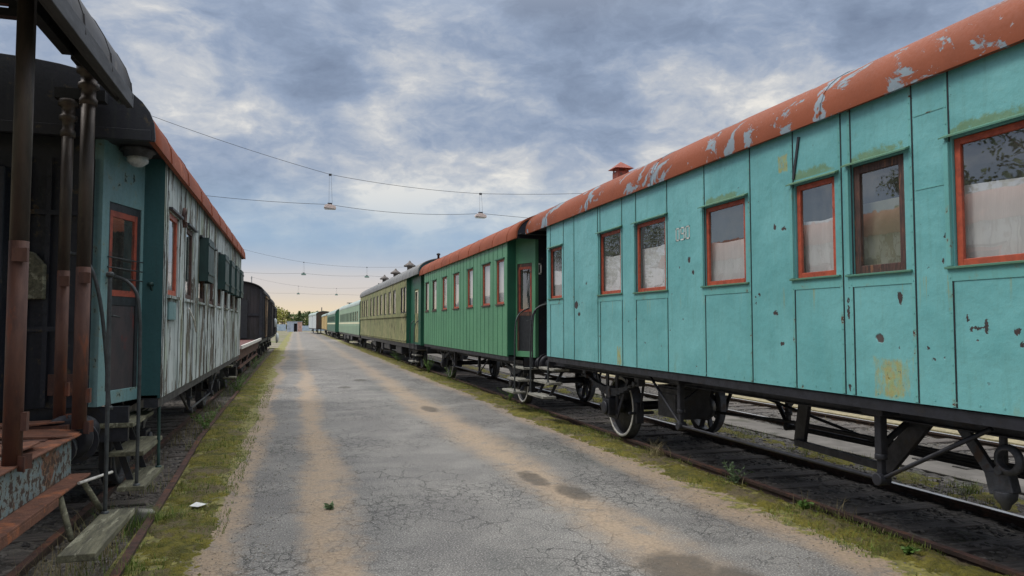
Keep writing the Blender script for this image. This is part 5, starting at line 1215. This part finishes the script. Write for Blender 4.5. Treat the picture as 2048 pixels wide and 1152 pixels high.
for lab, px0, px1, d, h in (('pale blue board fence left of the hut', 520, 573, 200, 1.9), ('pale blue low fence right of the hut', 605, 650, 200, 1.5)):
    a = Vector((*tpos(px0, d), 0)); b = Vector((*tpos(px1, d), 0)); L = (b-a).length; dr_ = (b-a).normalized()
    t = thing('fence', lab, 'fence', tuple(a), math.atan2(dr_.y, dr_.x))
    mb = MB(); n = int(L/.25)
    for k in range(n): mb.box(k*.25, k*.25+.235, 0, .03, .1, h+.05*math.sin(k*2.3))
    mb.box(0, L, .031, .09, .4, .5); mb.box(0, L, .031, .09, h-.4, h-.3); mb.build('panel', 'fence_paint', t)
    k = 0
    while k <= L:
        mb = MB(); mb.box(k-.07, k+.07, .1, .24, 0, h+.15); mb.build('post', 'concrete', t); k += 3.
    
# ------------------------------------------------------------------ overhead wires and lamps
def curve3(f, n=40): return [f(i/n) for i in range(n+1)]
def span(Y, labels, knots_top, knots_low, lamps, r=.012, shell='lamp_shell', grp=''):
    def interp(kn, x):
        for (x0, z0, s0), (x1, z1, s1) in zip(kn, kn[1:]):
            if x0 <= x <= x1:
                u = (x-x0)/(x1-x0); return z0+(z1-z0)*u-4*s0*u*(1-u)
    for kn, lb in ((knots_top, labels[0]), (knots_low, labels[1])):
        mb = MB(); xs = []
        for (x0, _, _), (x1, _, _) in zip(kn, kn[1:]): xs += [x0+(x1-x0)*k/14 for k in range(14)]
        xs.append(kn[-1][0]); mb.tube([(x, Y, interp(kn, x)) for x in xs], r, 6)
        tag(mb.build('overhead_cable', 'rubber_cable', recalc=False), lb, 'cable')
    for (x, lb) in lamps:
        zt, zl = interp(knots_top, x), interp(knots_low, x)
        t = thing('hanging_lamp', lb, 'lamp', (x, Y, zl), 0, grp)
        mb = MB(); mb.cyl((-.04,0,.06), (-.04,0,zt-zl), r*.5, 6); mb.cyl((.10,0,.06), (.04,0,zt-zl), r*.5, 6); mb.box(-.06,.06,-.03,.03,zt-zl-.06,zt-zl+.03); mb.build('hanger', 'dull_iron', t)
        mb = MB(); mb.prism([(-.26,-.16),(.26,-.20),(.26,-.10),(.10,-.02),(-.12,0.0),(-.24,-.06)], -.16, .16); mb.build('housing', shell, t, bevel=.01)
        mb = MB(); mb.box(-.10,.10,-.05,.05,.0,.07); mb.build('clamp', 'black_iron', t)
        mb = MB(); mb.box(-.22,.22,-.13,.13,-.215,-.185); mb.build('diffuser', 'fitting_glass', t)
    for x, z in ((knots_top[0][0], knots_top[0][1]), (knots_top[-1][0], knots_top[-1][1])):
        s_ = 'left' if x < 0 else 'right'
        t = thing('cable_pole', 'steel pole hidden behind the %s row, carrying the %s cables' % (s_, labels[2]), 'pole', (x, Y, -.17))
        mb = MB(); mb.lathe((0,0,0), (0,0,1), [(0,.14),(z+.3,.08)], 12); mb.build('mast', 'pole_steel', t)
        mb = MB(); mb.box(-.12,.12,-.12,.12,z-.0,z+.06); mb.build('bracket', 'dull_iron', t)
span(33., ('upper cable sagging across the sky from the grey carriage to the turquoise roof', 'lower cable crossing the sky through the two nearest lamps', 'nearest'),
     [(-7.2,11.1,.12),(1.40,8.62,.12),(8.25,8.12,.10),(17,8.75,0)], [(-7.2,7.75,.15),(1.33,7.28,.20),(8.3,7.18,.05),(17,6.9,0)],
     [(1.37,'white street lamp hung on the cables above the middle of the road'), (8.27,'white street lamp hung on the cables above the green carriage roof')], .009, 'lamp_shell', 'lamps hung over the yard')
span(82., ('thin upper cable low over the horizon, second span away', 'thin lower cable with a greenish lamp, second span away', 'second'),
     [(-7.2,10.4,.15),(.7,8.7,.12),(7.6,8.3,.1),(17,8.8,0)], [(-7.2,7.6,.15),(.7,7.5,.15),(7.6,7.35,.1),(17,7.2,0)],
     [(.72,'distant greenish lamp on the second span above the road'), (7.5,'distant grey lamp on the second span above the pale green carriage')], .010, 'lamp_shell_dim', 'lamps hung over the yard')
span(128., ('faint upper cable in the glow, third span away', 'faint lower cable just above the trees, third span away', 'farthest'),
     [(-7.2,9.8,.15),(.3,8.4,.12),(6.6,8.1,.1),(17,8.6,0)], [(-7.2,7.3,.1),(.3,7.2,.12),(6.6,7.1,.1),(17,7.0,0)],
     [(.3,'faint tiny lamp on the third span, left of the two'), (6.6,'faint tiny lamp on the third span above the dark green carriage')], .011, 'lamp_shell_dim', 'lamps hung over the yard')

# ------------------------------------------------------------------ sky, sun, camera
SUN_EL, SUN_AZ = 52., -62.      # azimuth from +Y towards +X
w = bpy.data.worlds.new('World'); sc.world = w; w.use_nodes = True
nt = w.node_tree; nt.nodes.clear()
class WN(NT):
    def __init__(s): s.t = nt; s.n = nt.nodes; s.l = nt.links; s.tc = s.n.new('ShaderNodeTexCoord'); s.P = s.tc.outputs['Generated']
k = WN(); d = k.xyz()
sky = k.n.new('ShaderNodeTexSky'); sky.sky_type = 'NISHITA'; sky.sun_disc = False; sky.sun_elevation = R(SUN_EL); sky.sun_rotation = R(SUN_AZ)
sky.dust_density = 2.; sky.air_density = 1.
bg1 = k.n.new('ShaderNodeBackground'); k.l.new(sky.outputs[0], bg1.inputs[0]); bg1.inputs[1].default_value = .08
el = d[2]
den = k.math('ADD', k.math('MAXIMUM', el, 0.), .10)
pl = k.mapping((2.6, 2.6, 5.4), (2.3, .8, .4))
wp = k.vadd(pl, k.vscale(k.noise(2.2, 5, .55, pl, color=True), .28))
n1 = k.noise(1.15, 10, .56, wp); n2 = k.noise(3.0, 9, .58, wp); n4 = k.noise(8., 8, .62, wp)
n3 = k.noise(.45, 4, .5, pl)
def lobe(px, py, width):
    import math as m
    p = m.radians(2.8427); th = m.radians(16.571); a, b = (px-1024)/1450, -(py-576)/1450
    fwd = Vector((m.sin(th)*m.cos(p), m.cos(th)*m.cos(p), m.sin(p))); rt = Vector((m.cos(th), -m.sin(th), 0)); up = rt.cross(fwd)
    v = (fwd+rt*a+up*b).normalized()
    q = k.n.new('ShaderNodeVectorMath'); q.operation = 'DOT_PRODUCT'; k.l.new(k.P, q.inputs[0]); q.inputs[1].default_value = v
    return k.step(q.outputs['Value'], m.cos(m.radians(width)), m.cos(m.radians(width*.1)))
br = k.math('MAXIMUM', k.math('MULTIPLY', lobe(900, 250, 13), .95), lobe(1400, 240, 13))
br = k.math('MAXIMUM', br, k.math('MULTIPLY', lobe(400, 110, 10), .22))
br = k.math('MAXIMUM', br, k.math('MULTIPLY', lobe(640, 210, 9), .5))
dk = k.math('MAXIMUM', lobe(1150, 70, 15), k.math('MULTIPLY', lobe(650, 60, 9), .5))
v = k.math('ADD', n1, k.math('MULTIPLY', k.math('SUBTRACT', n2, .5), .62)); v = k.math('ADD', v, k.math('MULTIPLY', k.math('SUBTRACT', n4, .5), .36))
v = k.math('ADD', v, k.math('MULTIPLY', k.math('SUBTRACT', n3, .5), .3))
v = k.math('ADD', v, k.math('MULTIPLY', br, .20)); v = k.math('SUBTRACT', v, k.math('MULTIPLY', dk, .07))
ramp = k.n.new('ShaderNodeValToRGB'); k.l.new(v, ramp.inputs[0]); cr = ramp.color_ramp
cr.elements[0].position = .28; cr.elements[0].color = S(122,136,160)
cr.elements[1].position = .80; cr.elements[1].color = S(244,240,232)
for ps, c in ((.42, S(138,153,177)), (.50, S(150,165,189)), (.58, S(169,180,198)), (.69, S(203,206,211))):
    e = cr.elements.new(ps); e.color = c
cloud = ramp.outputs[0]
lowblue = k.mix(k.step(n2, .35, .7), S(158,186,214), S(178,198,216))
cloud = k.mix(k.math('MULTIPLY', k.step(el, .22, .10), .80), cloud, lowblue)
hz = k.mix(k.step(k.noise(1.2, 4, .5, k.mapping((1,1,14))), .35, .65), S(196,202,214), S(216,210,208))
cloud = k.mix(k.step(el, .115, .055), cloud, hz)
cloud = k.mix(k.step(el, .055, .008), cloud, S(246,226,194))
# cloud overhead, mostly above the view, brightened to light the yard and trains
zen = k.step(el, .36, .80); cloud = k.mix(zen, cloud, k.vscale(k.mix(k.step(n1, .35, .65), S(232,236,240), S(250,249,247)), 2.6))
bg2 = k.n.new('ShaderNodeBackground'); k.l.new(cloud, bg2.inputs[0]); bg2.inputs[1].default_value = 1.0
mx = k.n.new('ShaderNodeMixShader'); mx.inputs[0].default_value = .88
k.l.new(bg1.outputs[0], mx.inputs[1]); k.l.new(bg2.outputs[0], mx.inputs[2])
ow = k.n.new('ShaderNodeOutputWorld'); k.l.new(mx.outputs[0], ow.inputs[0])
sl = bpy.data.lights.new('Sun', 'SUN'); sl.energy = 1.5; sl.angle = R(16); sl.color = (1, .95, .88)
so = bpy.data.objects.new('Sun', sl); col.objects.link(so)
a = R(SUN_AZ); e = R(SUN_EL); sd = Vector((math.sin(a)*math.cos(e), math.cos(a)*math.cos(e), math.sin(e)))
so.rotation_euler = sd.to_track_quat('Z', 'Y').to_euler(); so.location = (0,0,30)

cam = bpy.data.cameras.new('Camera'); cam.sensor_width = 36; cam.lens = 25.49; cam.clip_end = 3000; cam.clip_start = .05
co = bpy.data.objects.new('Camera', cam); col.objects.link(co); co.location = (0,0,1.97)
co.rotation_euler = (R(90+2.8427), 0, R(-16.571)); sc.camera = co
sc.view_settings.view_transform = 'Standard'; sc.view_settings.look = 'None'; sc.view_settings.gamma = 1; sc.view_settings.exposure = 0.
sc.cycles.max_bounces = 8; sc.cycles.transparent_max_bounces = 12
try: sc.cycles.use_denoising = True
except Exception: pass
